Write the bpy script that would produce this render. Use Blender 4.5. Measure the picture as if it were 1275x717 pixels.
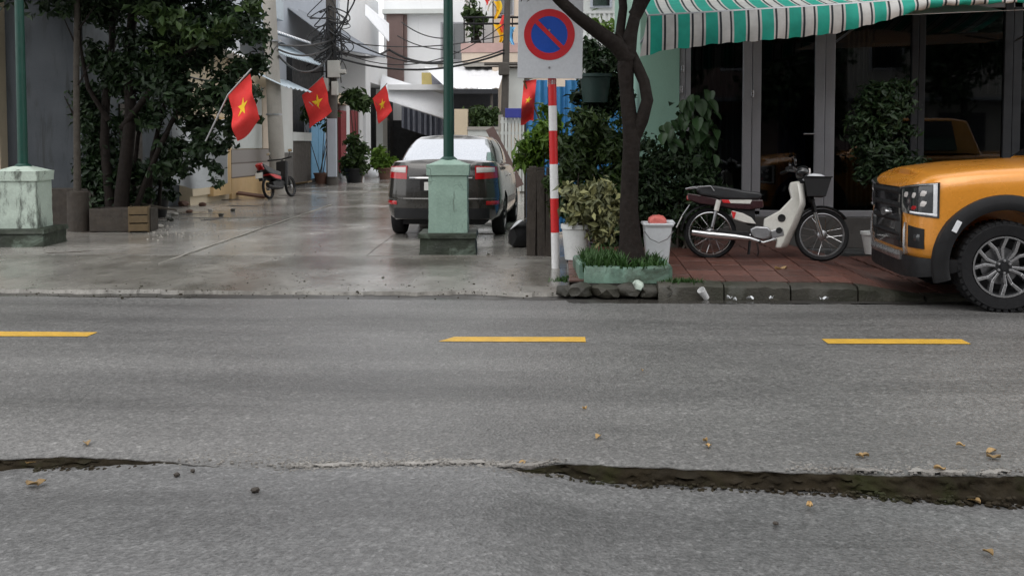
import bpy, bmesh, math, random
import numpy as np
from mathutils import Vector, Matrix, noise
R = math.radians
scene = bpy.context.scene
for o in list(bpy.data.objects):
    bpy.data.objects.remove(o, do_unlink=True)
COL = scene.collection

# ------------------------------------------------------------------ camera
FPX, IW, IH, HZ, EYE = 1250.0, 1275.0, 717.0, 178.0, 1.45
PITCH, YAW = R(2.8), R(2.6)
SHIFT = (math.tan(PITCH) * FPX - (IH / 2 - HZ)) / IW
cd = bpy.data.cameras.new('camera'); cam = bpy.data.objects.new('camera', cd); COL.objects.link(cam)
cam.location = (0, 0, EYE); cam.rotation_euler = (math.pi / 2 - PITCH, 0, YAW)
cd.sensor_fit = 'HORIZONTAL'; cd.sensor_width = 36; cd.lens = 36 * FPX / IW; cd.shift_y = SHIFT
cd.clip_start = 0.05; cd.clip_end = 3000
scene.camera = cam

# ------------------------------------------------------------------ sky and sun (overcast, wet day)
SUN_EL, SUN_AZ = R(58), R(200)          # azimuth clockwise from +Y
w = bpy.data.worlds.new('World'); scene.world = w; w.use_nodes = True
wn = w.node_tree.nodes; wl = w.node_tree.links; wn.clear()
sky = wn.new('ShaderNodeTexSky'); sky.sky_type = 'NISHITA'; sky.sun_disc = False
sky.sun_elevation = SUN_EL; sky.sun_rotation = SUN_AZ; sky.air_density = 1.0; sky.dust_density = 2.0; sky.ozone_density = 1.0
hs = wn.new('ShaderNodeHueSaturation'); hs.inputs['Saturation'].default_value = 0.16
bg = wn.new('ShaderNodeBackground'); bg.inputs['Strength'].default_value = 0.12
wo = wn.new('ShaderNodeOutputWorld')
wl.new(sky.outputs[0], hs.inputs['Color']); 
ov = wn.new('ShaderNodeMix'); ov.data_type = 'RGBA'; ov.inputs[0].default_value = 0.72; ov.inputs[7].default_value = (8.6, 8.65, 8.8, 1)   # even cloud layer
wl.new(hs.outputs[0], ov.inputs[6]); wl.new(ov.outputs[2], bg.inputs['Color']); wl.new(bg.outputs[0], wo.inputs['Surface'])
sd = bpy.data.lights.new('sun', 'SUN'); sd.energy = 0.6; sd.angle = R(50); sd.color = (1, .97, .93)
sun = bpy.data.objects.new('sun', sd); COL.objects.link(sun); sun.location = (0, 0, 30)
dv = Vector((math.sin(SUN_AZ) * math.cos(SUN_EL), math.cos(SUN_AZ) * math.cos(SUN_EL), math.sin(SUN_EL)))
sun.rotation_euler = dv.to_track_quat('Z', 'Y').to_euler()
vs = scene.view_settings; vs.view_transform = 'Standard'; vs.look = 'None'; vs.gamma = 1; vs.use_curve_mapping = False
vs.exposure = 0.66
scene.render.engine = 'CYCLES'

# ------------------------------------------------------------------ pixel -> place
CM = Matrix.Rotation(YAW, 4, 'Z') @ Matrix.Rotation(math.pi / 2 - PITCH, 4, 'X')
def P(u, v, Y=None, z=None, X=None):
    d = CM.to_3x3() @ Vector(((u - IW / 2) / FPX, -(v - IH / 2) / FPX + SHIFT * IW / FPX, -1))
    if z is not None: k = (z - EYE) / d.z
    elif Y is not None: k = Y / d.y
    else: k = X / d.x
    return Vector((d.x * k, d.y * k, EYE + d.z * k))

# ------------------------------------------------------------------ mesh helpers
ROOT = {}
def fbm(x, y, z=0, o=4):
    return noise.fractal((x, y, z), 1.0, 2.0, o)
class MB:
    def __init__(s): s.v = []; s.f = []; s.tint = None
    def add(s, vs_, fs_):
        n = len(s.v); s.v.extend([tuple(p) for p in vs_]); s.f.extend([tuple(i + n for i in f) for f in fs_]); return s
    def box(s, x0, x1, y0, y1, z0, z1):
        return s.add([(x0,y0,z0),(x1,y0,z0),(x1,y1,z0),(x0,y1,z0),(x0,y0,z1),(x1,y0,z1),(x1,y1,z1),(x0,y1,z1)],
                     [(0,3,2,1),(4,5,6,7),(0,1,5,4),(1,2,6,5),(2,3,7,6),(3,0,4,7)])
    def obox(s, c, size, rot=(0,0,0)):
        m = Matrix.Translation(c) @ Matrix.Rotation(rot[2],4,'Z') @ Matrix.Rotation(rot[1],4,'Y') @ Matrix.Rotation(rot[0],4,'X')
        a, b, h = size[0]/2, size[1]/2, size[2]/2
        q = [m @ Vector(p) for p in [(-a,-b,-h),(a,-b,-h),(a,b,-h),(-a,b,-h),(-a,-b,h),(a,-b,h),(a,b,h),(-a,b,h)]]
        return s.add(q, [(0,3,2,1),(4,5,6,7),(0,1,5,4),(1,2,6,5),(2,3,7,6),(3,0,4,7)])
    def tube(s, pts, r, n=8, cap=True):
        pts = [Vector(p) for p in pts]; k = len(pts)
        rs = r if isinstance(r, (list, tuple)) else [r] * k
        vs_, fs_ = [], []; up = None
        for i, p in enumerate(pts):
            t = (pts[min(i+1,k-1)] - pts[max(i-1,0)]).normalized()
            if up is None:
                up = t.orthogonal().normalized()
            up = (up - t * up.dot(t)).normalized(); sd_ = t.cross(up)
            for j in range(n):
                a = 2*math.pi*j/n
                vs_.append(p + (up*math.cos(a) + sd_*math.sin(a)) * rs[i])
        for i in range(k-1):
            for j in range(n):
                a, b = i*n+j, i*n+(j+1)%n
                fs_.append((a, b, b+n, a+n))
        if cap: fs_.append(tuple(range(n-1,-1,-1))); fs_.append(tuple(range((k-1)*n, k*n)))
        return s.add(vs_, fs_)
    def lathe(s, prof, M=Matrix(), n=24, cap=True):
        vs_, fs_ = [], []; k = len(prof)
        for r_, z_ in prof:
            for j in range(n):
                a = 2*math.pi*j/n; vs_.append(M @ Vector((r_*math.cos(a), r_*math.sin(a), z_)))
        for i in range(k-1):
            for j in range(n):
                a, b = i*n+j, i*n+(j+1)%n; fs_.append((a, b, b+n, a+n))
        if prof[0] == prof[-1]: cap = False
        if cap and prof[0][0] > 1e-5: fs_.append(tuple(range(n-1,-1,-1)))
        if cap and prof[-1][0] > 1e-5: fs_.append(tuple(range((k-1)*n, k*n)))
        return s.add(vs_, fs_)
    def prism(s, poly, M, h0, h1):
        n = len(poly)
        vs_ = [M @ Vector((a, b, h0)) for a, b in poly] + [M @ Vector((a, b, h1)) for a, b in poly]
        fs_ = [tuple(range(n-1,-1,-1)), tuple(range(n, 2*n))] + [(i, (i+1)%n, (i+1)%n+n, i+n) for i in range(n)]
        return s.add(vs_, fs_)
    def grid(s, fn, nu, nv):
        vs_ = [fn(i/nu, j/nv) for j in range(nv+1) for i in range(nu+1)]
        return s.add(vs_, [(j*(nu+1)+i, j*(nu+1)+i+1, (j+1)*(nu+1)+i+1, (j+1)*(nu+1)+i) for j in range(nv) for i in range(nu)])
    def slab(s, fn, nu, nv, th):
        """grid with thickness; fn -> (point, normal)"""
        a = [fn(i/nu, j/nv) for j in range(nv+1) for i in range(nu+1)]
        n = len(a); W_ = nu+1
        vs_ = [p + q*th/2 for p, q in a] + [p - q*th/2 for p, q in a]
        fs_ = []
        for j in range(nv):
            for i in range(nu):
                q = (j*W_+i, j*W_+i+1, (j+1)*W_+i+1, (j+1)*W_+i); fs_.append(q); fs_.append(tuple(x+n for x in reversed(q)))
        for i in range(nu):
            fs_.append((i+1, i, i+n, i+1+n)); b = nv*W_; fs_.append((b+i, b+i+1, b+i+1+n, b+i+n))
        for j in range(nv):
            fs_.append((j*W_, (j+1)*W_, (j+1)*W_+n, j*W_+n)); c = nu; fs_.append(((j+1)*W_+c, j*W_+c, j*W_+c+n, (j+1)*W_+c+n))
        return s.add(vs_, fs_)
    def mesh(s, name, inv=None):
        me = bpy.data.meshes.new(name)
        vv = s.v if inv is None else [tuple(inv @ Vector(p)) for p in s.v]
        me.from_pydata(vv, [], s.f); me.update(); return me
    def build(s, name, mat, parent=None, smooth=None, bevel=0, world=True, origin=None, fix=True, seg=2):
        inv = None
        if parent is not None and world: inv = ROOT[parent.name].inverted()
        if origin is not None: inv = Matrix.Translation(-Vector(origin))
        me = s.mesh(name, inv)
        if fix:
            bm = bmesh.new(); bm.from_mesh(me); bmesh.ops.remove_doubles(bm, verts=bm.verts, dist=1e-5)
            bmesh.ops.recalc_face_normals(bm, faces=bm.faces); bm.to_mesh(me); bm.free()
        me.materials.append(mat)
        if smooth is not None:
            me.polygons.foreach_set('use_smooth', [True]*len(me.polygons)); me.set_sharp_from_angle(angle=R(smooth))
        o = bpy.data.objects.new(name, me); COL.objects.link(o)
        if parent is not None:
            o.parent = parent; ROOT[o.name] = ROOT[parent.name]
        else:
            if origin is not None: o.location = origin
            ROOT[o.name] = Matrix.Translation(origin) if origin is not None else Matrix()
        if bevel:
            b = o.modifiers.new('bevel', 'BEVEL'); b.width = bevel; b.segments = seg; b.limit_method = 'ANGLE'; b.angle_limit = R(40); b.harden_normals = False
        return o
def tag(o, label=None, cat=None, group=None, kind=None):
    if label: o['label'] = label
    if cat: o['category'] = cat
    if group: o['group'] = group
    if kind: o['kind'] = kind
    return o
def thing(name, label, cat, loc=(0,0,0), rz=0, group=None, rot=None):
    o = bpy.data.objects.new(name, None); COL.objects.link(o); o.empty_display_size = .2
    o.location = loc; o.rotation_euler = rot if rot else (0, 0, rz)
    e = o.rotation_euler
    ROOT[o.name] = Matrix.Translation(loc) @ e.to_matrix().to_4x4()
    return tag(o, label, cat, group)
def struct(o): o['kind'] = 'structure'; return o
def mat2(xa, ya, za, o=(0,0,0)):
    m = Matrix((xa, ya, za)).transposed().to_4x4(); m.translation = o; return m
XZ = mat2((1,0,0),(0,0,1),(0,-1,0))       # (a,b,h)->(x=a, z=b, y=-h)

# ------------------------------------------------------------------ materials
class NT:
    def __init__(s, name):
        m = bpy.data.materials.new(name); m.use_nodes = True; s.m = m; s.t = m.node_tree; s.t.nodes.clear()
        s.out = s.n('ShaderNodeOutputMaterial'); s.b = s.n('ShaderNodeBsdfPrincipled'); s.l(s.b.outputs[0], s.out.inputs[0])
        s.co = s.n('ShaderNodeTexCoord').outputs['Object']
    def n(s, t, **k):
        x = s.t.nodes.new(t)
        for a, b in k.items():
            if a in x.inputs: x.inputs[a].default_value = b
            else: setattr(x, a, b)
        return x
    def l(s, a, b): s.t.links.new(a, b)
    def noise(s, scale, detail=4, rough=.55, vec=None, stretch=None, dist=0):
        x = s.n('ShaderNodeTexNoise'); x.inputs['Scale'].default_value = scale; x.inputs['Detail'].default_value = detail
        x.inputs['Roughness'].default_value = rough; x.inputs['Distortion'].default_value = dist
        v = vec or s.co
        if stretch:
            mp = s.n('ShaderNodeMapping'); mp.inputs['Scale'].default_value = stretch; s.l(v, mp.inputs['Vector']); v = mp.outputs[0]
        s.l(v, x.inputs['Vector']); return x.outputs['Fac']
    def ramp(s, fac, stops):
        x = s.n('ShaderNodeValToRGB'); s.l(fac, x.inputs[0]); e = x.color_ramp.elements
        while len(e) < len(stops): e.new(.5)
        for i, (p, c) in enumerate(stops):
            e[i].position = p; e[i].color = (c, c, c, 1) if isinstance(c, (int, float)) else (*c, 1)
        return x.outputs[0]
    def mix(s, fac, a, b, mode='MIX'):
        x = s.n('ShaderNodeMix', data_type='RGBA', blend_type=mode)
        for i, q in ((0, fac), (6, a), (7, b)):
            if isinstance(q, (int, float)): x.inputs[i].default_value = q if i == 0 else (q, q, q, 1)
            elif isinstance(q, tuple): x.inputs[i].default_value = (*q, 1)
            else: s.l(q, x.inputs[i])
        return x.outputs[2]
    def math(s, op, a, b=0):
        x = s.n('ShaderNodeMath', operation=op)
        for i, q in enumerate((a, b)):
            if isinstance(q, (int, float)): x.inputs[i].default_value = q
            else: s.l(q, x.inputs[i])
        return x.outputs[0]
    def bump(s, h, strength=.3, dist=.01, normal=None):
        x = s.n('ShaderNodeBump'); x.inputs['Strength'].default_value = strength; x.inputs['Distance'].default_value = dist
        s.l(h, x.inputs['Height'])
        if normal: s.l(normal, x.inputs['Normal'])
        s.l(x.outputs[0], s.b.inputs['Normal']); return x.outputs[0]
    def set(s, **k):
        for a, q in k.items():
            i = s.b.inputs[a.replace('_', ' ')]
            if isinstance(q, tuple): i.default_value = (*q, 1) if len(q) == 3 else q
            elif isinstance(q, (int, float)): i.default_value = q
            else: s.l(q, i)
        return s
def sh(c, k): return tuple(min(1, max(0, x*k)) for x in c)
def M(name, col, rough=.6, var=.18, vs_=2.5, bump=.15, bs=40, metal=0, coat=0, stain=None, sthr=.55, rnd=0, streak=False, spec=.5):
    t = NT(name)
    c = t.ramp(t.noise(vs_, 6, .62), [(.28, sh(col, 1-var)), (.72, sh(col, 1+var))])
    f = t.noise(bs, 4, .6)
    c = t.mix(.25, c, t.ramp(f, [(.3, sh(col, .75)), (.7, sh(col, 1.2))]))
    if stain:
        st = t.ramp(t.noise(1.6, 7, .68, stretch=(3, 3, .5) if streak else None, dist=.6), [(sthr, 0), (sthr+.16, 1)])
        c = t.mix(t.math('MULTIPLY', st, .85), c, stain)
    if rnd:
        oi = t.n('ShaderNodeObjectInfo'); mr = t.n('ShaderNodeMapRange')
        t.l(oi.outputs['Random'], mr.inputs[0]); mr.inputs[3].default_value = 1-rnd; mr.inputs[4].default_value = 1+rnd
        c = t.mix(1.0, c, mr.outputs[0], 'MULTIPLY')
    rg = t.ramp(t.noise(vs_*2.3, 5), [(.3, max(.02, rough*.8)), (.7, min(1, rough*1.2))])
    t.set(Base_Color=c, Roughness=rg, Metallic=metal, Coat_Weight=coat, Specular_IOR_Level=spec)
    if coat: t.set(Coat_Roughness=.06)
    if bump: t.bump(f, bump, .01)
    return t.m
def leafmat(name, col, rough=.5, trans=.15):
    t = NT(name)
    at = t.n('ShaderNodeAttribute', attribute_name='tint')
    c = t.mix(at.outputs['Fac'], sh(col, .55), sh((col[0]*1.5, col[1]*1.3, col[2]*.9), 1.1))
    n = t.noise(1.3, 3); c = t.mix(.5, c, t.mix(1, c, t.ramp(n, [(.3, .7), (.7, 1.35)]), 'MULTIPLY'))
    t.set(Base_Color=c, Roughness=rough, Specular_IOR_Level=.35)
    tr = t.n('ShaderNodeBsdfTranslucent'); t.l(c, tr.inputs[0]); mx = t.n('ShaderNodeMixShader'); mx.inputs[0].default_value = trans
    t.l(t.b.outputs[0], mx.inputs[1]); t.l(tr.outputs[0], mx.inputs[2]); t.l(mx.outputs[0], t.out.inputs[0]); return t.m
def glassmat(name, tint=(.6,.65,.65), rough=.02, trans=.5):
    t = NT(name)
    tr = t.n('ShaderNodeBsdfTransparent'); tr.inputs[0].default_value = (*tint, 1)
    gl = t.n('ShaderNodeBsdfGlossy'); gl.inputs[0].default_value = (.95, .97, 1, 1); gl.inputs['Roughness'].default_value = rough
    fr = t.n('ShaderNodeFresnel'); fr.inputs[0].default_value = 1.5
    mx = t.n('ShaderNodeMixShader'); t.l(fr.outputs[0], mx.inputs[0]); t.l(tr.outputs[0], mx.inputs[1]); t.l(gl.outputs[0], mx.inputs[2]); t.l(mx.outputs[0], t.out.inputs[0])
    return t.m
def weathered(name, col, dirt, thr):
    t = NT(name)
    c = t.ramp(t.noise(2.2, 7, .65), [(.28, sh(col, .72)), (.5, col), (.74, sh(col, 1.15))])
    f = t.noise(38, 4, .6); c = t.mix(.3, c, t.ramp(f, [(.3, sh(col, .65)), (.7, sh(col, 1.2))]))
    st = t.ramp(t.noise(2.6, 8, .7, stretch=(2.0, 2.0, .55), dist=.15), [(thr, 0), (thr+.10, 1)])
    c = t.mix(t.math('MULTIPLY', st, .85), c, dirt)
    vo = t.n('ShaderNodeTexVoronoi', feature='DISTANCE_TO_EDGE'); vo.inputs['Scale'].default_value = 1.7
    wv = t.n('ShaderNodeVectorMath', operation='ADD'); nz = t.n('ShaderNodeTexNoise'); nz.inputs['Scale'].default_value = 5; t.l(t.co, nz.inputs['Vector'])
    sc_ = t.n('ShaderNodeVectorMath', operation='SCALE'); t.l(nz.outputs['Color'], sc_.inputs[0]); sc_.inputs['Scale'].default_value = .35
    t.l(t.co, wv.inputs[0]); t.l(sc_.outputs[0], wv.inputs[1]); t.l(wv.outputs[0], vo.inputs['Vector'])
    cr = t.ramp(vo.outputs['Distance'], [(0, 1), (.014, 0)]); cr = t.math('MULTIPLY', cr, t.ramp(t.noise(1.9, 3), [(.45, 0), (.6, 1)]))
    c = t.mix(t.math('MULTIPLY', cr, .8), c, sh(dirt, .6))
    t.set(Base_Color=c, Roughness=.6); t.bump(t.mix(.4, f, t.noise(9, 5)), .35, .012); return t.m
def asphalt(name, base, lo, hi, rmin=.34, rmax=.6):
    t = NT(name)
    big = t.noise(.55, 5, .6); streak = t.noise(.9, 5, .6, stretch=(.22, 1.6, 1)); fine = t.noise(62, 3, .7); mid = t.noise(22, 4, .6)
    vo = t.n('ShaderNodeTexVoronoi'); vo.inputs['Scale'].default_value = 62; t.l(t.co, vo.inputs['Vector'])
    c = t.ramp(fine, [(.28, sh(base, lo)), (.5, base), (.74, sh(base, hi))])
    vs1 = t.ramp(vo.outputs['Color'], [(.72, 0), (.95, 1)])
    c = t.mix(t.math('MULTIPLY', vs1, .55), c, sh(base, 2.3))
    c = t.mix(1, c, t.ramp(mid, [(.3, .78), (.7, 1.2)]), 'MULTIPLY')
    c = t.mix(1, c, t.ramp(streak, [(.32, .66), (.5, .98), (.72, 1.22)]), 'MULTIPLY')
    c = t.mix(1, c, t.ramp(big, [(.3, .82), (.7, 1.15)]), 'MULTIPLY')
    wet = t.ramp(t.noise(.7, 5, .6, stretch=(.4, 1.2, 1)), [(.35, rmin), (.65, rmax)])
    t.set(Base_Color=c, Roughness=t.mix(.35, wet, t.ramp(mid, [(.3, rmin), (.7, rmax)])), Specular_IOR_Level=.5)
    b = t.bump(t.mix(.5, fine, vo.outputs['Distance']), .8, .009); return t.m
def concrete_wet(name, base, dirt, rmin, rmax, puddle=.5):
    t = NT(name)
    c = t.ramp(t.noise(1.1, 7, .65), [(.3, sh(base, .68)), (.5, base), (.72, sh(base, 1.25))])
    d = t.ramp(t.noise(.55, 7, .7, stretch=(1, .6, 1), dist=.5), [(.47, 0), (.62, 1)])
    c = t.mix(t.math('MULTIPLY', d, .75), c, dirt)
    f = t.noise(55, 4, .65); c = t.mix(1, c, t.ramp(f, [(.3, .8), (.7, 1.2)]), 'MULTIPLY')
    d2 = t.ramp(t.noise(2.7, 8, .75, dist=.4), [(.55, 0), (.66, 1)]); c = t.mix(t.math('MULTIPLY', d2, .6), c, sh(dirt, .7))
    d3 = t.ramp(t.noise(14, 6, .8), [(.62, 0), (.70, 1)]); c = t.mix(t.math('MULTIPLY', d3, .7), c, sh(dirt, .45))
    pd = t.ramp(t.noise(.8, 5, .6, stretch=(.7, .5, 1)), [(puddle-.08, rmin), (puddle+.1, rmax)])
    t.set(Base_Color=c, Roughness=pd, Specular_IOR_Level=.5)
    t.bump(t.mix(.35, t.noise(4, 6, .65), f), .4, .014); return t.m

MT = {}
MT['asphalt_far'] = asphalt('asphalt_far', (.118, .115, .111), .5, 1.6)
MT['asphalt_near'] = asphalt('asphalt_near', (.120, .119, .118), .55, 1.5, .3, .55)
MT['alley'] = concrete_wet('alley_concrete', (.34, .325, .30), (.17, .15, .125), .06, .30, .56)
MT['apron'] = concrete_wet('apron_concrete', (.20, .19, .17), (.085, .075, .06), .10, .45, .50)
MT['gutter'] = concrete_wet('gutter_dirt', (.045, .042, .037), (.015, .013, .012), .12, .6, .5)
MT['soil'] = M('wet_soil', (.022, .017, .010), .9, .5, 6, .8, 30, stain=(.024, .028, .008), sthr=.5, spec=.15)
MT['soil_lump'] = M('mud_lump', (.026, .020, .012), .75, .6, 11, .8, 40, stain=(.022, .028, .009), sthr=.48, spec=.15)
MT['soil2'] = concrete_wet('yard_soil', (.06, .05, .04), (.025, .02, .016), .25, .7, .45)
MT['debris'] = M('pale_debris', (.27, .255, .235), .5, .45, 14, .6, 60, stain=(.08, .07, .06), sthr=.48)
MT['yellow_line'] = M('yellow_line', (.58, .34, .035), .5, .2, 9, .5, 90, stain=(.20, .16, .09), sthr=.57)
MT['paver'] = M('red_paver', (.125, .055, .042), .42, .4, 9, .4, 50, stain=(.035, .027, .02), sthr=.5, rnd=.3)
MT['kerb'] = M('kerb_stone', (.040, .037, .028), .55, .45, 7, .7, 45, stain=(.018, .02, .010), sthr=.46, rnd=.2)
MT['ground'] = M('ground', (.08, .075, .06), .9, .3, 1)
MT['mint_conc'] = weathered('mint_concrete', (.30, .43, .36), (.06, .075, .06), .60)
MT['mint_moss'] = M('mint_mossy', (.022, .030, .018), .6, .5, 5, .8, 30, stain=(.20, .26, .21), sthr=.54)
MT['pale_conc'] = weathered('pale_mint_concrete', (.46, .54, .47), (.05, .055, .045), .53)
MT['green_pole'] = M('green_paint', (.006, .050, .036), .4, .2, 5, .08, 40)
MT['white_paint'] = M('white_paint', (.74, .74, .74), .4, .05, 3, .05, 30, stain=(.5, .49, .46), sthr=.66)
MT['red_paint'] = M('red_paint', (.60, .02, .022), .4, .12, 5, .06, 30)
MT['sign_white'] = M('sign_white', (.62, .64, .67), .35, .04, 2, .02, 30)
MT['sign_red'] = M('sign_red', (.55, .022, .03), .35, .05, 3, 0)
MT['sign_blue'] = M('sign_blue', (.012, .075, .42), .35, .06, 3, 0)
MT['flag_red'] = M('flag_red', (.74, .040, .036), .75, .1, 8, .1, 200)
MT['flag_yellow'] = M('flag_yellow', (.85, .55, .02), .75, .08, 8, .1, 200)
MT['flag_blue'] = M('flag_blue', (.2, .5, .75), .75, .08, 8, .1, 200)
MT['bark_dark'] = M('bark_dark', (.016, .012, .010), .8, .4, 9, 1.0, 26, stain=(.035, .032, .026), sthr=.6, spec=.2)
MT['bark_pale'] = M('bark_pale', (.055, .046, .036), .8, .35, 9, .9, 26)
MT['timber'] = M('dark_timber', (.045, .036, .028), .75, .4, 5, .8, 30, streak=True, stain=(.018, .014, .011))
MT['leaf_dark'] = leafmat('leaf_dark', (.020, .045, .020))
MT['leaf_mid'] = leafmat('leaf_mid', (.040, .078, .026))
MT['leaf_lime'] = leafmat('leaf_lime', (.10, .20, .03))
MT['leaf_pale'] = leafmat('leaf_variegated', (.22, .25, .15))
MT['leaf_gloss'] = leafmat('leaf_glossy', (.055, .125, .04), .45, .1)
MT['grass'] = leafmat('grass_blade', (.055, .14, .028))
MT['leaf_dry'] = M('dry_leaf', (.34, .22, .09), .6, .3, 40, .2, 60, rnd=.35)
MT['black'] = M('black_plastic', (.011, .011, .012), .5, .25, 6, .12, 80, spec=.3)
MT['rubber'] = M('tyre_rubber', (.012, .012, .013), .75, .25, 12, .3, 70, spec=.25)
MT['gloss_black'] = M('gloss_black', (.010, .010, .011), .12, .2, 6, 0, coat=.5)
MT['chrome'] = M('chrome', (.62, .62, .62), .16, .12, 14, 0, metal=1)
MT['steel'] = M('dull_steel', (.36, .36, .37), .38, .2, 14, .1, 60, metal=.9)
MT['alu'] = M('alloy_machined', (.50, .50, .51), .28, .12, 12, 0, metal=.9)
MT['rim_dark'] = M('rim_dark', (.03, .031, .033), .35, .2, 12, 0, metal=.4)
MT['orange'] = M('orange_paint', (.72, .285, .034), .28, .04, 1.2, 0, coat=.8, metal=.15)
MT['car_grey'] = M('car_paint', (.040, .037, .033), .25, .06, 2, 0, coat=.9, metal=.4)
MT['car_glass'] = M('car_glass', (.012, .014, .016), .04, .2, 2, 0, coat=1, spec=.9)
MT['rear_glass'] = M('reflective_glass_film', (.62, .64, .68), .06, .05, 2, 0, metal=.85)
MT['lamp_red'] = M('lamp_red', (.40, .008, .012), .12, .2, 9, .1, 60, coat=.8)
MT['lamp_clear'] = M('lamp_clear', (.62, .58, .56), .12, .1, 9, .1, 60, coat=.8)
MT['lamp_dark'] = M('lamp_lens', (.03, .032, .035), .06, .5, 12, .05, 60, coat=1)
MT['drl'] = M('lamp_white', (.75, .76, .78), .15, .05, 9, 0, coat=.5)
MT['bike_white'] = M('bike_white', (.66, .65, .60), .3, .06, 5, 0, coat=.4, stain=(.42, .40, .35), sthr=.66)
MT['bike_maroon'] = M('bike_maroon', (.035, .010, .012), .3, .15, 5, 0, coat=.4)
MT['seat_black'] = M('seat_vinyl', (.020, .021, .023), .38, .2, 6, .2, 90)
MT['plate'] = M('number_plate', (.62, .62, .60), .4, .06, 9, .05, 60)
MT['bag_white'] = M('white_plastic', (.62, .64, .66), .32, .06, 6, .15, 20)
MT['bag_pink'] = M('pink_plastic', (.75, .20, .17), .35, .1, 8, .3, 30)
MT['blue_sheet'] = M('blue_sheet', (.06, .24, .50), .45, .2, 3, .2, 12, stain=(.03, .10, .20), sthr=.58)
MT['mint_wall'] = M('mint_wall', (.27, .45, .36), .7, .08, 1.5, .15, 60, stain=(.20, .32, .26), sthr=.62)
MT['frame'] = M('aluminium_frame', (.36, .36, .38), .4, .08, 3, .05, 60, metal=.25)
MT['plinth'] = M('plinth_stone', (.10, .095, .09), .4, .25, 5, .2, 40)
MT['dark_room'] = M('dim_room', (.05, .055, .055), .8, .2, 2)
MT['shop_glass'] = glassmat('shop_glass', (.42, .45, .45))
MT['curtain'] = M('curtain', (.22, .23, .21), .8, .15, 4, .2, 60)
MT['blue_cloth'] = M('blue_cloth', (.03, .06, .26), .8, .2, 4, .2, 60)
MT['cream'] = M('cream_wall', (.62, .52, .38), .75, .1, 1.2, .2, 50, stain=(.34, .28, .2), sthr=.6, streak=True)
MT['ochre'] = M('ochre_wall', (.56, .38, .19), .75, .1, 2, .2, 50, stain=(.3, .2, .1), sthr=.6, streak=True)
MT['pale_wall'] = M('pale_wall', (.58, .60, .58), .75, .1, 1.2, .2, 50, stain=(.36, .37, .36), sthr=.6, streak=True)
MT['grey_blue'] = M('grey_blue_wall', (.42, .455, .51), .75, .08, .8, .15, 50, stain=(.32, .34, .38), sthr=.6, streak=True)
MT['dark_grey_wall'] = M('dark_grey_wall', (.055, .063, .072), .75, .18, .7, .25, 40, stain=(.03, .034, .036), sthr=.5, streak=True)
MT['white_wall'] = M('white_wall', (.82, .83, .84), .7, .06, .8, .12, 50, stain=(.55, .55, .54), sthr=.62, streak=True)
MT['brown_panel'] = M('brown_panel', (.16, .105, .095), .6, .15, 3, .15, 40)
MT['pink_ledge'] = M('pink_ledge', (.48, .32, .29), .7, .12, 3, .15, 40)
MT['beige'] = M('beige_wall', (.62, .52, .42), .7, .08, 1.5, .15, 40, stain=(.4, .34, .28), sthr=.6, streak=True)
MT['shade_dark'] = M('opening_shade', (.025, .026, .028), .8, .3, 3)  # near-black panel colour stands in for shade inside the open fronts
MT['roof_white'] = M('white_metal_roof', (.80, .81, .83), .45, .06, 1.5, .1, 30, stain=(.5, .5, .5), sthr=.6)
MT['roof_grey'] = M('grey_metal_roof', (.22, .24, .27), .5, .15, 1.5, .1, 30, stain=(.14, .14, .15), sthr=.55)
MT['roof_clear'] = M('pale_blue_roof', (.46, .54, .60), .4, .1, 2, .1, 30, stain=(.34, .38, .4), sthr=.58)
MT['roof_black'] = M('black_roof', (.018, .02, .024), .6, .2, 3)
MT['conc_pole'] = M('concrete_pole', (.33, .31, .28), .75, .12, 3, .3, 40, stain=(.2, .19, .17), sthr=.6, streak=True)
MT['old_pole'] = M('old_pole', (.075, .066, .058), .8, .2, 3, .3, 40)
MT['cable'] = M('cable_black', (.018, .018, .019), .55, .15, 5, 0)
MT['meter_box'] = M('meter_box', (.42, .41, .38), .6, .1, 6, .1, 40)
MT['red_column'] = M('red_column', (.22, .03, .035), .5, .15, 5)
MT['blue_door'] = M('blue_door', (.16, .36, .55), .55, .1, 5, .1, 40, stain=(.1, .22, .35), sthr=.6)
MT['yellow_box'] = M('yellow_box', (.52, .42, .16), .6, .15, 5)
MT['grey_tarp'] = M('grey_tarp', (.25, .25, .29), .6, .25, 6, .5, 12)
MT['sign_navy'] = M('navy_sign', (.04, .05, .30), .45, .08, 5)
MT['clay'] = M('clay_pot', (.13, .065, .045), .75, .2, 6, .3, 40)
MT['white_pot'] = M('white_pot', (.62, .63, .62), .5, .08, 5, .1, 40, stain=(.3, .3, .28), sthr=.58)
MT['wood_pale'] = M('pale_wood', (.12, .082, .04), .7, .25, 6, .3, 40)
MT['cardboard'] = M('cardboard', (.32, .25, .17), .8, .15, 6, .2, 40)
MT['green_net'] = M('dark_green_pot', (.012, .035, .03), .6, .2, 6)
def tile_mat():
    t = NT('wall_tiles')
    mp = t.n('ShaderNodeMapping'); mp.inputs['Rotation'].default_value = (R(90), 0, R(90)); t.l(t.co, mp.inputs['Vector'])
    br = t.n('ShaderNodeTexBrick'); t.l(mp.outputs[0], br.inputs['Vector'])
    br.inputs['Color1'].default_value = (.34, .31, .29, 1); br.inputs['Color2'].default_value = (.26, .235, .22, 1); br.inputs['Mortar'].default_value = (.13, .10, .085, 1)
    br.inputs['Scale'].default_value = 1; br.inputs['Mortar Size'].default_value = .02; br.inputs['Brick Width'].default_value = .36; br.inputs['Row Height'].default_value = .16
    t.set(Base_Color=br.outputs[0], Roughness=.5); t.bump(br.outputs['Fac'], .3, -.01); return t.m
MT['tiles'] = tile_mat()
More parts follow.
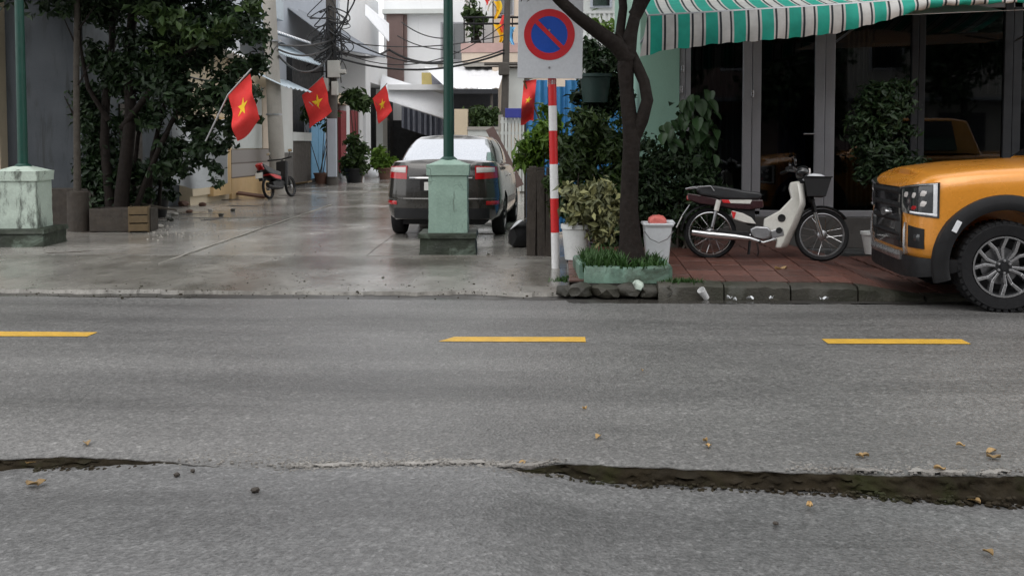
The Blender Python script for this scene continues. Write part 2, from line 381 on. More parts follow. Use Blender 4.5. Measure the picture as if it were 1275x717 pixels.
def awning_mat(name, cols, period, axis):
    """woven stripes along one object axis"""
    t = NT(name)
    sp = t.n('ShaderNodeSeparateXYZ'); t.l(t.co, sp.inputs[0])
    f = t.math('FRACT', t.math('DIVIDE', t.math('ADD', sp.outputs[axis], 50.0), period))
    x = t.n('ShaderNodeValToRGB'); t.l(f, x.inputs[0]); x.color_ramp.interpolation = 'CONSTANT'
    e = x.color_ramp.elements
    while len(e) < len(cols): e.new(.5)
    for i, (p, c) in enumerate(cols): e[i].position = p; e[i].color = (*c, 1)
    c = t.mix(1, x.outputs[0], t.ramp(t.noise(5, 5, .65), [(.3, .78), (.7, 1.1)]), 'MULTIPLY')
    t.set(Base_Color=c, Roughness=.7); t.bump(t.noise(7, 4), .3, .02)
    tr = t.n('ShaderNodeBsdfTranslucent'); t.l(c, tr.inputs[0]); mx = t.n('ShaderNodeMixShader'); mx.inputs[0].default_value = .18
    t.l(t.b.outputs[0], mx.inputs[1]); t.l(tr.outputs[0], mx.inputs[2]); t.l(mx.outputs[0], t.out.inputs[0])
    return t.m
G_, W_, K_ = (.01, .36, .27), (.58, .57, .55), (.02, .025, .03)
MT['awning'] = awning_mat('striped_awning', [(0, G_), (.43, W_), (.49, K_), (.57, W_), (.86, K_), (.93, W_)], .30, 0)
MT['awning_dark'] = awning_mat('grey_striped_valance', [(0, (.05, .055, .075)), (.55, (.28, .29, .33))], .22, 1)

# ================================================================== GROUND
g = MB().box(-900, 900, -900, 900, -1.2, -.45); tag(g.build('ground', MT['ground']), kind='structure')
TOP = [(0,568),(100,565),(180,570),(260,577),(330,580),(400,580),(520,577),(600,576),(660,580),(690,575),(760,576),(850,581),(960,584),(1060,588),(1160,590),(1275,590)]
BOT = [(0,584),(100,581),(180,577),(260,582),(330,584),(400,583),(520,580),(600,580),(660,586),(690,594),(760,599),(850,602),(960,606),(1060,611),(1160,618),(1275,625)]
_ex, _ey, _ed = [], [], []
for (u, vt), (_, vb) in zip(TOP, BOT):
    p = P(u, vt, z=0); _ex.append(p.x); _ey.append(p.y); _ed.append(-P(u, vb, Y=p.y-.03).z)
def edge_y(x): return float(np.interp(x, _ex, _ey)) + .022*fbm(x*5, 1.3) + .012*fbm(x*23, 7.7)
def edge_d(x): return max(.006, sum(float(np.interp(x+k*.05, _ex, _ed)) for k in range(-3, 4))/7 + .004*fbm(x*9, 4))
def road_z(x, y): return .012*fbm(x*.35, y*.5, 3, 3) - .004
ROAD_END = 9.22
xs = list(np.linspace(-60, -5, 24)) + list(np.linspace(-4.9, 4.9, 420)) + list(np.linspace(5, 60, 24))
def road_fn(a, b):
    x = xs[int(round(a*(len(xs)-1)))]; e = edge_y(x); y1 = (9.10 if x > .1 else ROAD_END) + .035*fbm(x*3, 9) + .02*fbm(x*11, 4); y = e + (y1-e)*(b**1.4)
    z = road_z(x, y)
    if b == 0: z -= .012
    return (x, y, z)
road = struct(MB().grid(road_fn, len(xs)-1, 16).build('road', MT['asphalt_far'], smooth=60))
tag(road, 'grey wet asphalt carriageway with a broken front edge')
def edge_fn(a, b):
    x = xs[int(round(a*(len(xs)-1)))]; e = edge_y(x); d = edge_d(x)
    y = e + .004 - b*(.02 + .05*d/.1) + (.02*fbm(x*7, b*2) + .022*fbm(x*19, b*5) + .014*fbm(x*45, b*9)) * (min(1, b*4) if b < 1 else .6)*min(1, d/.05)
    return (x, y, road_z(x, e) - .010 - b*(d + .02))
MB().grid(edge_fn, len(xs)-1, 9).build('broken_edge', MT['soil'], road, smooth=75)
def near_fn(a, b):
    x = xs[int(round(a*(len(xs)-1)))]; e = edge_y(x) + .01; y = -14 + (e+14)*(1-(1-b)**2.2)
    return (x, y, -edge_d(x)*(1 if b == 1 else 1) - .006 + .008*fbm(x*.4, y*.5, 8, 3))
near = struct(MB().grid(near_fn, len(xs)-1, 26).build('near_road', MT['asphalt_near'], smooth=60))
# yellow dashes
def dash(u0, u1, v0, v1, sk):
    a, b = P(u0, v0, z=0), P(u1, v1, z=0)
    def fn(i, j):
        t = j*2-1; x = a.x + (b.x-a.x)*i + sk*t*(1-i) ; y = a.y + (b.y-a.y)*i + t*(.088+.006*fbm(i*30, j*3))
        return (x, y, road_z(x, y) + .004 + .0)
    return MB().grid(fn, 30, 3).build('lane_marking', MT['yellow_line'], road)
dash(-75, 115, 415, 415.6, 0); dash(556, 729, 421, 421.6, .05); dash(1027, 1203, 424, 424.8, 0)
# gutter, apron, yard and alley
def gut_fn(a, b):
    x = -40 + 80*a if not (-.44 < a-.5 < .44) else -40+80*a
    y = 9.16 + .75*b
    return (x, y, -.012 + .014*fbm(x*1.5, y*3) - (.016 if .3 < b < .8 else 0))
struct(MB().grid(gut_fn, 700, 8).build('gutter', MT['gutter'], smooth=60))
def apron_z(x, y):
    t = min(1, max(0, (y-9.5)/1.7)); return .004 + .05*t + .006*fbm(x*1.1, y*1.6, 2)
xa = list(np.linspace(-30, -7.2, 20)) + list(np.linspace(-7.1, .12, 300))
def apron_fn(a, b):
    x = xa[int(round(a*(len(xa)-1)))]; y0 = 9.60 + .07*fbm(x*1.7, 5) + .03*fbm(x*8, 2) + .10*fbm(x*.45, 8)
    y = y0 + (12.25-y0)*b**1.5; z = apron_z(x, y)
    if b == 0: z = -.05
    return (x, y if b else y0-.01, z)
apron = struct(MB().grid(apron_fn, len(xa)-1, 22).build('alley_apron', MT['apron'], smooth=22))
def yard_fn(a, b):
    x = -34 + 28.6*a; y = 12.2 + 18*b; return (x, y, .045 + .03*max(0, fbm(x*.9, y*.9, 4)) * min(1, max(0, (-6.0-x)/1.0)) + .01*fbm(x*3, y*3))
struct(MB().grid(yard_fn, 90, 60).build('yard', MT['soil2'], smooth=60))
alley = struct(MB().box(-9.2, 1.4, 12.2, 70, -.2, .012).build('alley', MT['soil2']))
rs = random.Random(3)
cuts = [-9.1, -4.62, -2.35, .25]; y = 12.27
while y < 62:
    L = 3.1 if y < 30 else 6
    for i in range(3):
        x0, x1 = cuts[i]+.008, cuts[i+1]-.008; dz = rs.uniform(-.005, .005); tl = rs.uniform(-.003, .003)
        def fn(a, b, x0=x0, x1=x1, y=y, L=L, dz=dz, tl=tl):
            X = x0+(x1-x0)*a - .045*(y+L*b-12); Y = y+.008+(L-.016)*b
            X += .012*fbm(X*3, Y*3); Y += .012*fbm(X*3+9, Y*3)
            return Vector((X, Y, .034+dz+tl*a + .007*fbm(X*.9, Y*.9, 1))), Vector((0,0,1))
        MB().slab(fn, 12, 10, .04).build('concrete_slab', MT['alley'], alley, smooth=50)
    y += L
def strip_fn(a, b):
    y = 11.3 + 11*a; x = -4.62 - .045*(y-12) + (b-.5)*.03*(.6+fbm(y*1.7, 6)) + .02*fbm(y*2, 3); return Vector((x, y, apron_z(x, y)+.006 if y < 12.2 else .064)), Vector((0,0,1))
MB().slab(strip_fn, 60, 1, .012).build('joint_glint', MT['conc_pole'], alley)  # pale strip paints in the light reflected along the slab joint

# pavement with red pavers and kerb
PX0, PX1 = .10, 40
def pav_z(x, y):
    f = 1 - .97*min(1, max(0, (x-2.75)/.75)); return (.13 + min(.07, .045*max(0, y-9.65)))*f + .002
def pav_fn(a, b):
    x = PX0 + (5-PX0)*min(1, a*1.25) + max(0, a-.8)*175; y = 9.63 + 3.6*b; return (x, y, pav_z(x, y) - .016)
pav = struct(MB().grid(pav_fn, 120, 20).build('pavement', MT['gutter']))
pm = MB().box(-.145, .145, -.145, .145, -.03, 0)
tile0 = pm.build('paving_tile', MT['paver'], pav, world=False, bevel=.005); first = True
for i in range(15):
    for j in range(11):
        x = PX0+.16 + .3*i; y = 9.79 + .3*j
        o = tile0 if first else tile0.copy()
        if not first: COL.objects.link(o); o.parent = pav
        first = False
        sl = (pav_z(x+.15, y)-pav_z(x-.15, y))/.3
        o.location = (x, y, pav_z(x, y)+rs.uniform(-.003, .004)); o.rotation_euler = (.04 + rs.uniform(-.012, .012), -math.atan(sl)+rs.uniform(-.012, .012), rs.uniform(-.01, .01))
for i in range(7):
    x0 = .95 + i*.62; x1 = x0+.606
    def fk(a, b, x0=x0, x1=x1):
        return None
    m = MB(); n = 8
    for k in range(n+1):
        x = x0+(x1-x0)*k/n; h = max(.03, pav_z(x, 9.65)-.012*(i*7 % 3)/2-.006*(1 if k in (0, n) else 0)); e = .02*fbm(x*9, 3)+.008*(i*5 % 3-1)
        m.v += [(x, 9.44+e, -.06), (x, 9.45+e, h-.035+.022*fbm(x*8, 6)), (x, 9.49+e, h-.004+.014*fbm(x*11, 1)), (x, 9.625, h+.003), (x, 9.625, -.06)]
    for k in range(n):
        for q in range(4): m.f.append((k*5+q, k*5+q+5, k*5+q+6, k*5+q+1))
    m.f += [(0,1,2,3,4), tuple(n*5+q for q in (4,3,2,1,0))]
    m.build('kerb_stone', MT['kerb'], pav, smooth=45)
m = MB().box(5.3, 40, 9.45, 9.62, -.06, .01); m.build('dropped_kerb', MT['kerb'], pav)
# rough stones at the pavement corner, below the tree planter
def rock(name, c, r, mat, parent=None, seed=0, flat=.7, sq=.45):
    bm = bmesh.new(); bmesh.ops.create_icosphere(bm, subdivisions=2, radius=1)
    for v in bm.verts:
        q = v.co.normalized(); k = 1 + .28*noise.noise(q*1.6 + Vector((seed*3.1, seed, 1))) + .1*noise.noise(q*4 + Vector((seed, 2, 5)))
        a = max(abs(q.x), abs(q.y), abs(q.z)); k /= a**sq
        v.co = Vector((q.x*r[0]*k, q.y*r[1]*k, q.z*r[2]*k))
    me = bpy.data.meshes.new(name); bm.to_mesh(me); bm.free(); me.materials.append(mat)
    me.polygons.foreach_set('use_smooth', [True]*len(me.polygons)); me.set_sharp_from_angle(angle=R(35))
    o = bpy.data.objects.new(name, me); COL.objects.link(o); o.location = c; o.rotation_euler = (0, 0, seed*.7)
    if parent: o.parent = parent; ROOT[o.name] = ROOT[parent.name]
    else: ROOT[o.name] = Matrix.Translation(c)
    return o
for i, (u, v, rx, rz) in enumerate([(703,355,.05,.04),(722,356,.11,.055),(752,357,.13,.05),(781,356,.10,.055),(806,357,.09,.05),(826,356,.08,.055)]):
    p = P(u, v+8, z=0); rock('kerb_rock', (p.x, 9.54, .04+.01*(i % 2)), (rx*1.12, .10, rz+.012), MT['kerb'], pav, i+1, sq=.85)
m = MB().box(.16, .95, 9.60, 9.66, -.04, .10); m.build('kerb_bedding', MT['gutter'], pav)

# loose grit and pale mortar chips on the broken edge
def chips(name, spots, mat, size, seed, label):
    r_ = random.Random(seed); m = MB()
    for (x, y, z, n, sx, sy) in spots:
        for _ in range(int(n*1.6)):
            X = x + r_.gauss(0, sx); Y = y + r_.gauss(0, sy); s_ = size*r_.uniform(.4, 1.6); e = edge_y(X)
            Z = road_z(X, Y) if Y > e else -edge_d(X)-.004
            k = 6; pts = [(X + s_*r_.uniform(.6, 1.2)*math.cos(2*math.pi*i/k), Y + .6*s_*r_.uniform(.6, 1.2)*math.sin(2*math.pi*i/k)) for i in range(k)]
            h = s_*r_.uniform(.1, .35)
            m.add([(a, b, Z-.004) for a, b in pts] + [(X+(a-X)*.75, Y+(b-Y)*.75, Z+h) for a, b in pts],
                  [tuple(range(k, 2*k))] + [(i, (i+1)%k, (i+1)%k+k, i+k) for i in range(k)])
    o = m.build(name, mat); tag(o, label, 'gravel', kind='stuff'); return o
sp = []
for u in range(360, 690, 8):
    x = P(u, 578, z=0).x; sp.append((x, edge_y(x)+.02, 0, 16, .04, .03))
for u in range(1000, 1275, 12):
    x = P(u, 585, z=0).x; sp.append((x, edge_y(x)+.05, 0, 10, .05, .05))
for u in range(240, 560, 12):
    x = P(u, 568, z=0).x; sp.append((x, edge_y(x)+.12, 0, 8, .08, .07))
chips('mortar_chips', sp, MT['debris'], .007, 5, 'pale mortar chips and grit along the broken road edge')
# smooth pale mortar smears
for (u0, u1, v, hw) in [(385, 452, 584, .020), (505, 545, 578, .026), (556, 604, 578, .030), (618, 684, 580, .024), (1040, 1090, 578, .02), (1120, 1190, 578, .03), (1205, 1245, 578, .022)]:
    def fm(a, b, u0=u0, u1=u1, v=v, hw=hw):
        u = u0+(u1-u0)*a; p = P(u, v, z=0); e = edge_y(p.x); yy = (e + .02 if v < 600 else p.y) + (b-.5)*2*hw*max(.08, (math.sin(math.pi*a)**.5))*(1+1.1*fbm(p.x*14, b*2))+.03*fbm(p.x*9, 2)
        zz = road_z(p.x, yy)+.0035 if yy > e+.004 else -edge_d(p.x)+.0035
        return (p.x, max(yy, e+.006) if v < 600 else yy, zz + .004*max(0, fbm(p.x*30, b*6)))
    MB().grid(fm, 50, 8).build('mortar_smear', MT['debris'], road, smooth=60)

# mud lumps and moss caught under the broken edge
r_ = random.Random(31); m = MB()
for _ in range(420):
    u = r_.choice([r_.uniform(0, 190), r_.uniform(680, 1275), r_.uniform(680, 1275), r_.uniform(1000, 1275)]); x = P(u, 590, z=0).x; e = edge_y(x); d = edge_d(x)
    s_ = r_.uniform(.005, .016)*(.5+d*6); up = r_.random()**2*.35; y = e - .01 - (.02+.05*d/.1)*(1-up) - r_.uniform(0, .03)*(1-up); z = -.012-(d)*(1-up)
    k = 6; ph = r_.uniform(0, 6)
    pts = [(x+s_*r_.uniform(.6,1.3)*math.cos(2*math.pi*i/k+ph), z+s_*.55*r_.uniform(.5,1.2)*math.sin(2*math.pi*i/k+ph)) for i in range(k)]
    m.add([(a, y+.012, b) for a, b in pts]+[(x+(a-x)*.6, y-s_*.5, z+(b-z)*.6) for a, b in pts], [tuple(range(k,2*k))]+[(i,(i+1)%k,(i+1)%k+k,i+k) for i in range(k)])
tag(m.build('mud_lumps', MT['soil_lump'], smooth=50), 'dark mud and moss lumps clinging to the broken road edge', 'mud', kind='stuff')

# ================================================================== BUILDERS
def foliage(name, blobs, n, size, mat, parent, seed=1, aspect=.5, droop=.25, shell=.55, stuff=True, fold=.25, up=.35):
    """many small folded leaves spread through ellipsoid clumps (world coordinates)"""
    r_ = np.random.default_rng(seed)
    wts = np.array([b[1][0]*b[1][1]*b[1][2] for b in blobs])**.75; wts /= wts.sum()
    idx = r_.choice(len(blobs), n, p=wts)
    C = np.array([tuple(b[0]) for b in blobs])[idx]; Rr = np.array([tuple(b[1]) for b in blobs])[idx]
    d = r_.normal(size=(n, 3)); d /= np.linalg.norm(d, axis=1)[:, None]
    rad = np.minimum(1.5, np.sqrt(-2*np.log(r_.uniform(1e-4, 1, n)))*.52)
    p = C + d*Rr*rad[:, None]
    nm = d*.7 + r_.normal(size=(n, 3))*.55 + np.array([0, 0, up]); nm /= np.linalg.norm(nm, axis=1)[:, None]
    ax = np.cross(nm, r_.normal(size=(n, 3))) + d*.35*0; ax[:, 2] -= droop; ax -= nm*(ax*nm).sum(1)[:, None]; ax /= np.linalg.norm(ax, axis=1)[:, None]
    sdv = np.cross(nm, ax); L = size*r_.uniform(.55, 1.4, n); Wd = L*aspect*r_.uniform(.7, 1.2, n)
    L = L[:, None]; Wd = Wd[:, None]
    v0 = p - ax*L*.5; v2 = p + ax*L*.5 - nm*L*.12
    v1 = p - ax*L*.05 + sdv*Wd*.5 + nm*Wd*fold; v3 = p - ax*L*.05 - sdv*Wd*.5 + nm*Wd*fold
    V = np.stack([v0, v1, v2, v3], 1).reshape(-1, 3)
    inv = np.array(ROOT[parent.name].inverted()) if parent else np.eye(4)
    V = V @ inv[:3, :3].T + inv[:3, 3]
    b4 = np.arange(n)*4; T = np.stack([b4, b4+1, b4+2, b4, b4+2, b4+3], 1).reshape(-1)
    me = bpy.data.meshes.new(name); me.vertices.add(n*4); me.vertices.foreach_set('co', V.reshape(-1).astype(np.float32))
    me.loops.add(n*6); me.loops.foreach_set('vertex_index', T.astype(np.int32)); me.polygons.add(n*2)
    me.polygons.foreach_set('loop_start', np.arange(0, n*6, 3, dtype=np.int32)); me.update(calc_edges=True)
    at = me.attributes.new('tint', 'FLOAT', 'POINT'); at.data.foreach_set('value', np.repeat(r_.beta(1.6, 2.2, n), 4).astype(np.float32))
    me.materials.append(mat); o = bpy.data.objects.new(name, me); COL.objects.link(o)
    if parent: o.parent = parent; ROOT[o.name] = ROOT[parent.name]
    if stuff: o['kind'] = 'stuff'
    return o
def blobs_around(c, r, k, seed, sub=.45):
    q = random.Random(seed); out = []
    for _ in range(k):
        d = Vector((q.gauss(0,1), q.gauss(0,1), q.gauss(0,1))).normalized()*q.uniform(.35, .85)
        s_ = q.uniform(.7, 1.25)*sub
        out.append((Vector(c)+Vector((d.x*r[0], d.y*r[1], d.z*r[2])), (r[0]*s_, r[1]*s_, r[2]*s_)))
    return out
def star_poly(r):
    return [((r if i % 2 == 0 else r*.382)*math.sin(math.pi*i/5), (r if i % 2 == 0 else r*.382)*math.cos(math.pi*i/5)) for i in range(10)]
def flag(name, label, pole, hoist_top, hoist_bot, fly, wave, seed, group='red flags along the alley'):
    """cloth hung from a slanted staff; hoist_top/hoist_bot points on the staff, fly = vector along the cloth"""
    ht, hb, fly = Vector(hoist_top), Vector(hoist_bot), Vector(fly)
    t = thing(name, label, 'flag', loc=tuple(pole[0]), group=group)
    if pole: MB().tube(pole, .014, 6).build('staff', MT['steel'] if seed % 2 else MT['wood_pale'], t, smooth=40)
    nrm = (ht-hb).cross(fly).normalized()
    if nrm.y > 0: nrm = -nrm
    def pt(a, b):
        p = hb + (ht-hb)*b + fly*a
        k = wave*math.sin(a*6.5+b*1.7+seed)*(.15+a) + .5*wave*math.sin(a*12+seed*2-b*3)*a
        return p + nrm*k - Vector((0, 0, 1))*.10*fly.length*a*a + Vector((0,0,.03*math.sin(b*5+seed)))*a
    m = MB().slab(lambda a, b: (pt(a, b), nrm), 22, 12, .004); m.build('cloth', MT['flag_red'], t, smooth=60)
    Hh = (ht-hb).length; Ll = fly.length; sp_ = star_poly(.26); m = MB()
    cs = [(.5 + x*Hh/Ll, .5 + y_) for x, y_ in sp_]
    for sgn in (1, -1):
        vs_ = [pt(a, b) + nrm*.006*sgn for a, b in cs] + [pt(.5, .5) + nrm*.008*sgn]
        m.add(vs_, [(i, (i+1) % 10, 10) for i in range(10)])
    m.build('star', MT['flag_yellow'], t); return t
def half_normal(pts):
    out = []
    for i, p in enumerate(pts):
        a = pts[max(0, i-1)]; b = pts[min(len(pts)-1, i+1)]; t = Vector((b[0]-a[0], b[1]-a[1])); n = Vector((t.y, -t.x))
        if i in (0, len(pts)-1): n = Vector((0, p[1])) if abs(p[0]) < 1e-6 else n
        n.normalize()
        mid = Vector((p[0], p[1] - sum(q[1] for q in pts)/len(pts)))
        if n.dot(mid) < 0: n = -n
        out.append(n)
    return out
def densify(pts, k=3):
    """Catmull-Rom resample of a 2D polyline"""
    out = []
    for i in range(len(pts)-1):
        p0 = pts[max(0,i-1)]; p1 = pts[i]; p2 = pts[i+1]; p3 = pts[min(len(pts)-1,i+2)]
        for j in range(k):
            t = j/k
            out.append(tuple(.5*((2*p1[c]) + (-p0[c]+p2[c])*t + (2*p0[c]-5*p1[c]+4*p2[c]-p3[c])*t*t + (-p0[c]+3*p1[c]-3*p2[c]+p3[c])*t**3) for c in (0,1)))
    out.append(tuple(pts[-1])); return out
def shell(half, zb, zt, layers, crown=.04, cols=6):
    """closed car body: half outline (x>=0) mirrored; layers=(s, inset)"""
    N = half_normal(half); m = MB(); rows = []
    for (x, y), n in zip(half, N):
        row = []
        for s_, ins in layers:
            px, py = max(0, x - n.x*ins), y - n.y*ins
            if abs(x) < 1e-6: px = 0
            row.append((px, py, zb(py) + (zt(py)-zb(py))*s_))
        xe, ye, ze = row[-1]
        for c in range(1, cols):
            q = c/cols; row.append((xe*(1-2*q), ye, ze + crown*(1-(1-2*q)**2)*min(1, xe/.5)))
        for s_, ins in reversed(layers):
            px, py = max(0, x - n.x*ins), y - n.y*ins
            if abs(x) < 1e-6: px = 0
            row.append((-px, py, zb(py) + (zt(py)-zb(py))*s_))
        rows.append(row)
    K = len(rows[0]); m.v = [p for r_ in rows for p in r_]
    for j in range(len(rows)-1):
        for k in range(K): m.f.append((j*K+k, j*K+(k+1)%K, (j+1)*K+(k+1)%K, (j+1)*K+k))
    return m
class Wrap:
    """patches that follow a plan outline"""
    def __init__(s, half):
        s.h = half; s.t = [0]
        for a, b in zip(half, half[1:]): s.t.append(s.t[-1] + math.hypot(b[0]-a[0], b[1]-a[1]))
        s.n = half_normal(half)
    def at(s, t, off=0):
        a = abs(t); sg = 1 if t >= 0 else -1
        x = np.interp(a, s.t, [p[0] for p in s.h]); y = np.interp(a, s.t, [p[1] for p in s.h])
        nx = np.interp(a, s.t, [p.x for p in s.n]); ny = np.interp(a, s.t, [p.y for p in s.n])
        return (sg*(x+nx*off), y+ny*off)
    def patch(s, t0, t1, zl, zh, o0=-.03, o1=.012, n=10, rows=4, lean=0):
        m = MB(); P_ = []
        f = lambda q, k: q(k) if callable(q) else q
        for off in (o1, o0):
            for r_ in range(rows+1):
                for i in range(n+1):
                    k = i/n; t = t0+(t1-t0)*k; z = f(zl, k) + (f(zh, k)-f(zl, k))*r_/rows
                    rr = off if not (off == o1 and (r_ in (0, rows) or i in (0, n))) else o1-.4*(o1-max(o0, 0))
                    x, y = s.at(t, rr - lean*(z-.8)); P_.append((x, y, z))
        W2 = n+1; B = W2*(rows+1); F = []
        for r_ in range(rows):
            for i in range(n):
                q = (r_*W2+i, r_*W2+i+1, (r_+1)*W2+i+1, (r_+1)*W2+i); F.append(q); F.append(tuple(x+B for x in reversed(q)))
        for i in range(n):
            F.append((i+1, i, i+B, i+1+B)); b = rows*W2; F.append((b+i, b+i+1, b+i+1+B, b+i+B))
        for r_ in range(rows):
            F.append((r_*W2, (r_+1)*W2, (r_+1)*W2+B, r_*W2+B)); F.append(((r_+1)*W2+n, r_*W2+n, r_*W2+n+B, (r_+1)*W2+n+B))
        return m.add(P_, F)
def cut(o, cutters):
    for i, c in enumerate(cutters):
        b = o.modifiers.new('cut', 'BOOLEAN'); b.operation = 'DIFFERENCE'; b.solver = 'EXACT'; b.object = c
    dg = bpy.context.evaluated_depsgraph_get(); dg.update()
    me = bpy.data.meshes.new_from_object(o.evaluated_get(dg)); o.modifiers.clear(); o.data = me
    me.polygons.foreach_set('use_smooth', [True]*len(me.polygons)); me.set_sharp_from_angle(angle=R(38))
    for c in cutters: bpy.data.objects.remove(c, do_unlink=True)
def L_(s_): return Matrix.Translation(s_)
AX = Matrix.Rotation(math.pi/2, 4, 'Y')     # lathe axis along +x
def wheel(parent, c, r, wdt, side, rimr, spokes, kind, seed=0):
    """side=-1: outer face towards -x. Axis along local x."""
    base = Matrix.Translation(c) @ (Matrix.Rotation(-math.pi/2, 4, 'Y') if side < 0 else Matrix.Rotation(math.pi/2, 4, 'Y'))
    h = wdt/2
    t = MB().lathe([(rimr, -h*.8), (r*.92, -h), (r*.985, -h*.8), (r, -h*.4), (r, h*.4), (r*.985, h*.8), (r*.92, h), (rimr*1.05, h*.92), (rimr, h*.75), (rimr, -h*.8)], base, 48)
    if kind == 'truck':
        for i in range(40):
            a = 2*math.pi*i/40
            for s2 in (-1, 1):
                mm = base @ Matrix.Rotation(a+s2*.03, 4, 'Z') @ Matrix.Translation((r*.985, 0, s2*h*.62))
                q = [mm @ Vector(p) for p in [(-.02,-.018,-h*.3),(.012,-.018,-h*.3),(.012,.018,-h*.3),(-.02,.018,-h*.3),(-.02,-.018,h*.34),(.006,-.018,h*.34),(.006,.018,h*.34),(-.02,.018,h*.34)]]
                t.add(q, [(0,3,2,1),(4,5,6,7),(0,1,5,4),(1,2,6,5),(2,3,7,6),(3,0,4,7)])
    wh = t.build('wheel', MT['rubber'], parent, smooth=40, world=False)
    MB().lathe([(rimr*1.0, h*.80), (rimr*.97, h*.86), (rimr*.93, h*.82), (rimr*.90, h*.3), (rimr*.88, -h*.5), (0, -h*.5)], base, 48, cap=False).build('rim', MT['rim_dark'], wh, smooth=40, world=False)
    MB().lathe([(rimr*1.0, h*.79), (rimr*1.005, h*.90), (rimr*.955, h*.90), (rimr*.95, h*.80)], base, 48, cap=False).build('rim_lip', MT['alu'] if kind != 'sedan' else MT['steel'], wh, smooth=40, world=False)
    MB().lathe([(rimr*.62, -h*.3), (rimr*.62, -h*.1), (rimr*.2, -h*.1), (rimr*.2, h*.2), (0, h*.2)], base, 32).build('brake_disc', MT['steel'], wh, smooth=40, world=False)
    for i in range(spokes):
        a = 2*math.pi*(i+.25)/spokes
        def arm(a0, r0, a1, r1, w0, w1, z0, z1, dep):
            p0 = Vector((r0*math.cos(a0), r0*math.sin(a0), 0)); p1 = Vector((r1*math.cos(a1), r1*math.sin(a1), 0)); s2 = (p1-p0).normalized().cross(Vector((0,0,1)))
            v = [p0+s2*w0+Vector((0,0,z0-dep)), p1+s2*w1+Vector((0,0,z1-dep)), p1-s2*w1+Vector((0,0,z1-dep)), p0-s2*w0+Vector((0,0,z0-dep)),
                 p0+s2*w0*.75+Vector((0,0,z0)), p1+s2*w1*.75+Vector((0,0,z1)), p1-s2*w1*.75+Vector((0,0,z1)), p0-s2*w0*.75+Vector((0,0,z0))]
            return [base @ q for q in v], [(0,3,2,1),(4,5,6,7),(0,1,5,4),(1,2,6,5),(2,3,7,6),(3,0,4,7)]
        m = MB()
        if kind == 'truck':
            for s2 in (-1, 1):
                m.add(*arm(a+s2*.17, rimr*.22, a+s2*.16, rimr*.62, .013, .016, h*.62, h*.72, .05))
                m.add(*arm(a+s2*.16, rimr*.60, a+s2*.32, rimr*.96, .016, .020, h*.72, h*.84, .05))
        else:
            m.add(*arm(a, rimr*.15, a, rimr*.96, .03, .024, h*.7, h*.84, .03))
        m.build('spoke', MT['alu'], wh, world=False, bevel=.003)
    MB().lathe([(rimr*.27, h*.4), (rimr*.27, h*.62), (rimr*.22, h*.68), (rimr*.12, h*.68), (rimr*.11, h*.78), (0, h*.78)], base, 24).build('hub', MT['rim_dark'], wh, smooth=40, world=False)
    if kind == 'truck':
        for i in range(6):
            a = 2*math.pi*i/6
            MB().lathe([(.011, h*.6), (.011, h*.80), (0, h*.82)], base @ Matrix.Translation((rimr*.2*math.cos(a), rimr*.2*math.sin(a), 0)), 8).build('wheel_nut', MT['alu'], wh, world=False)
    return wh

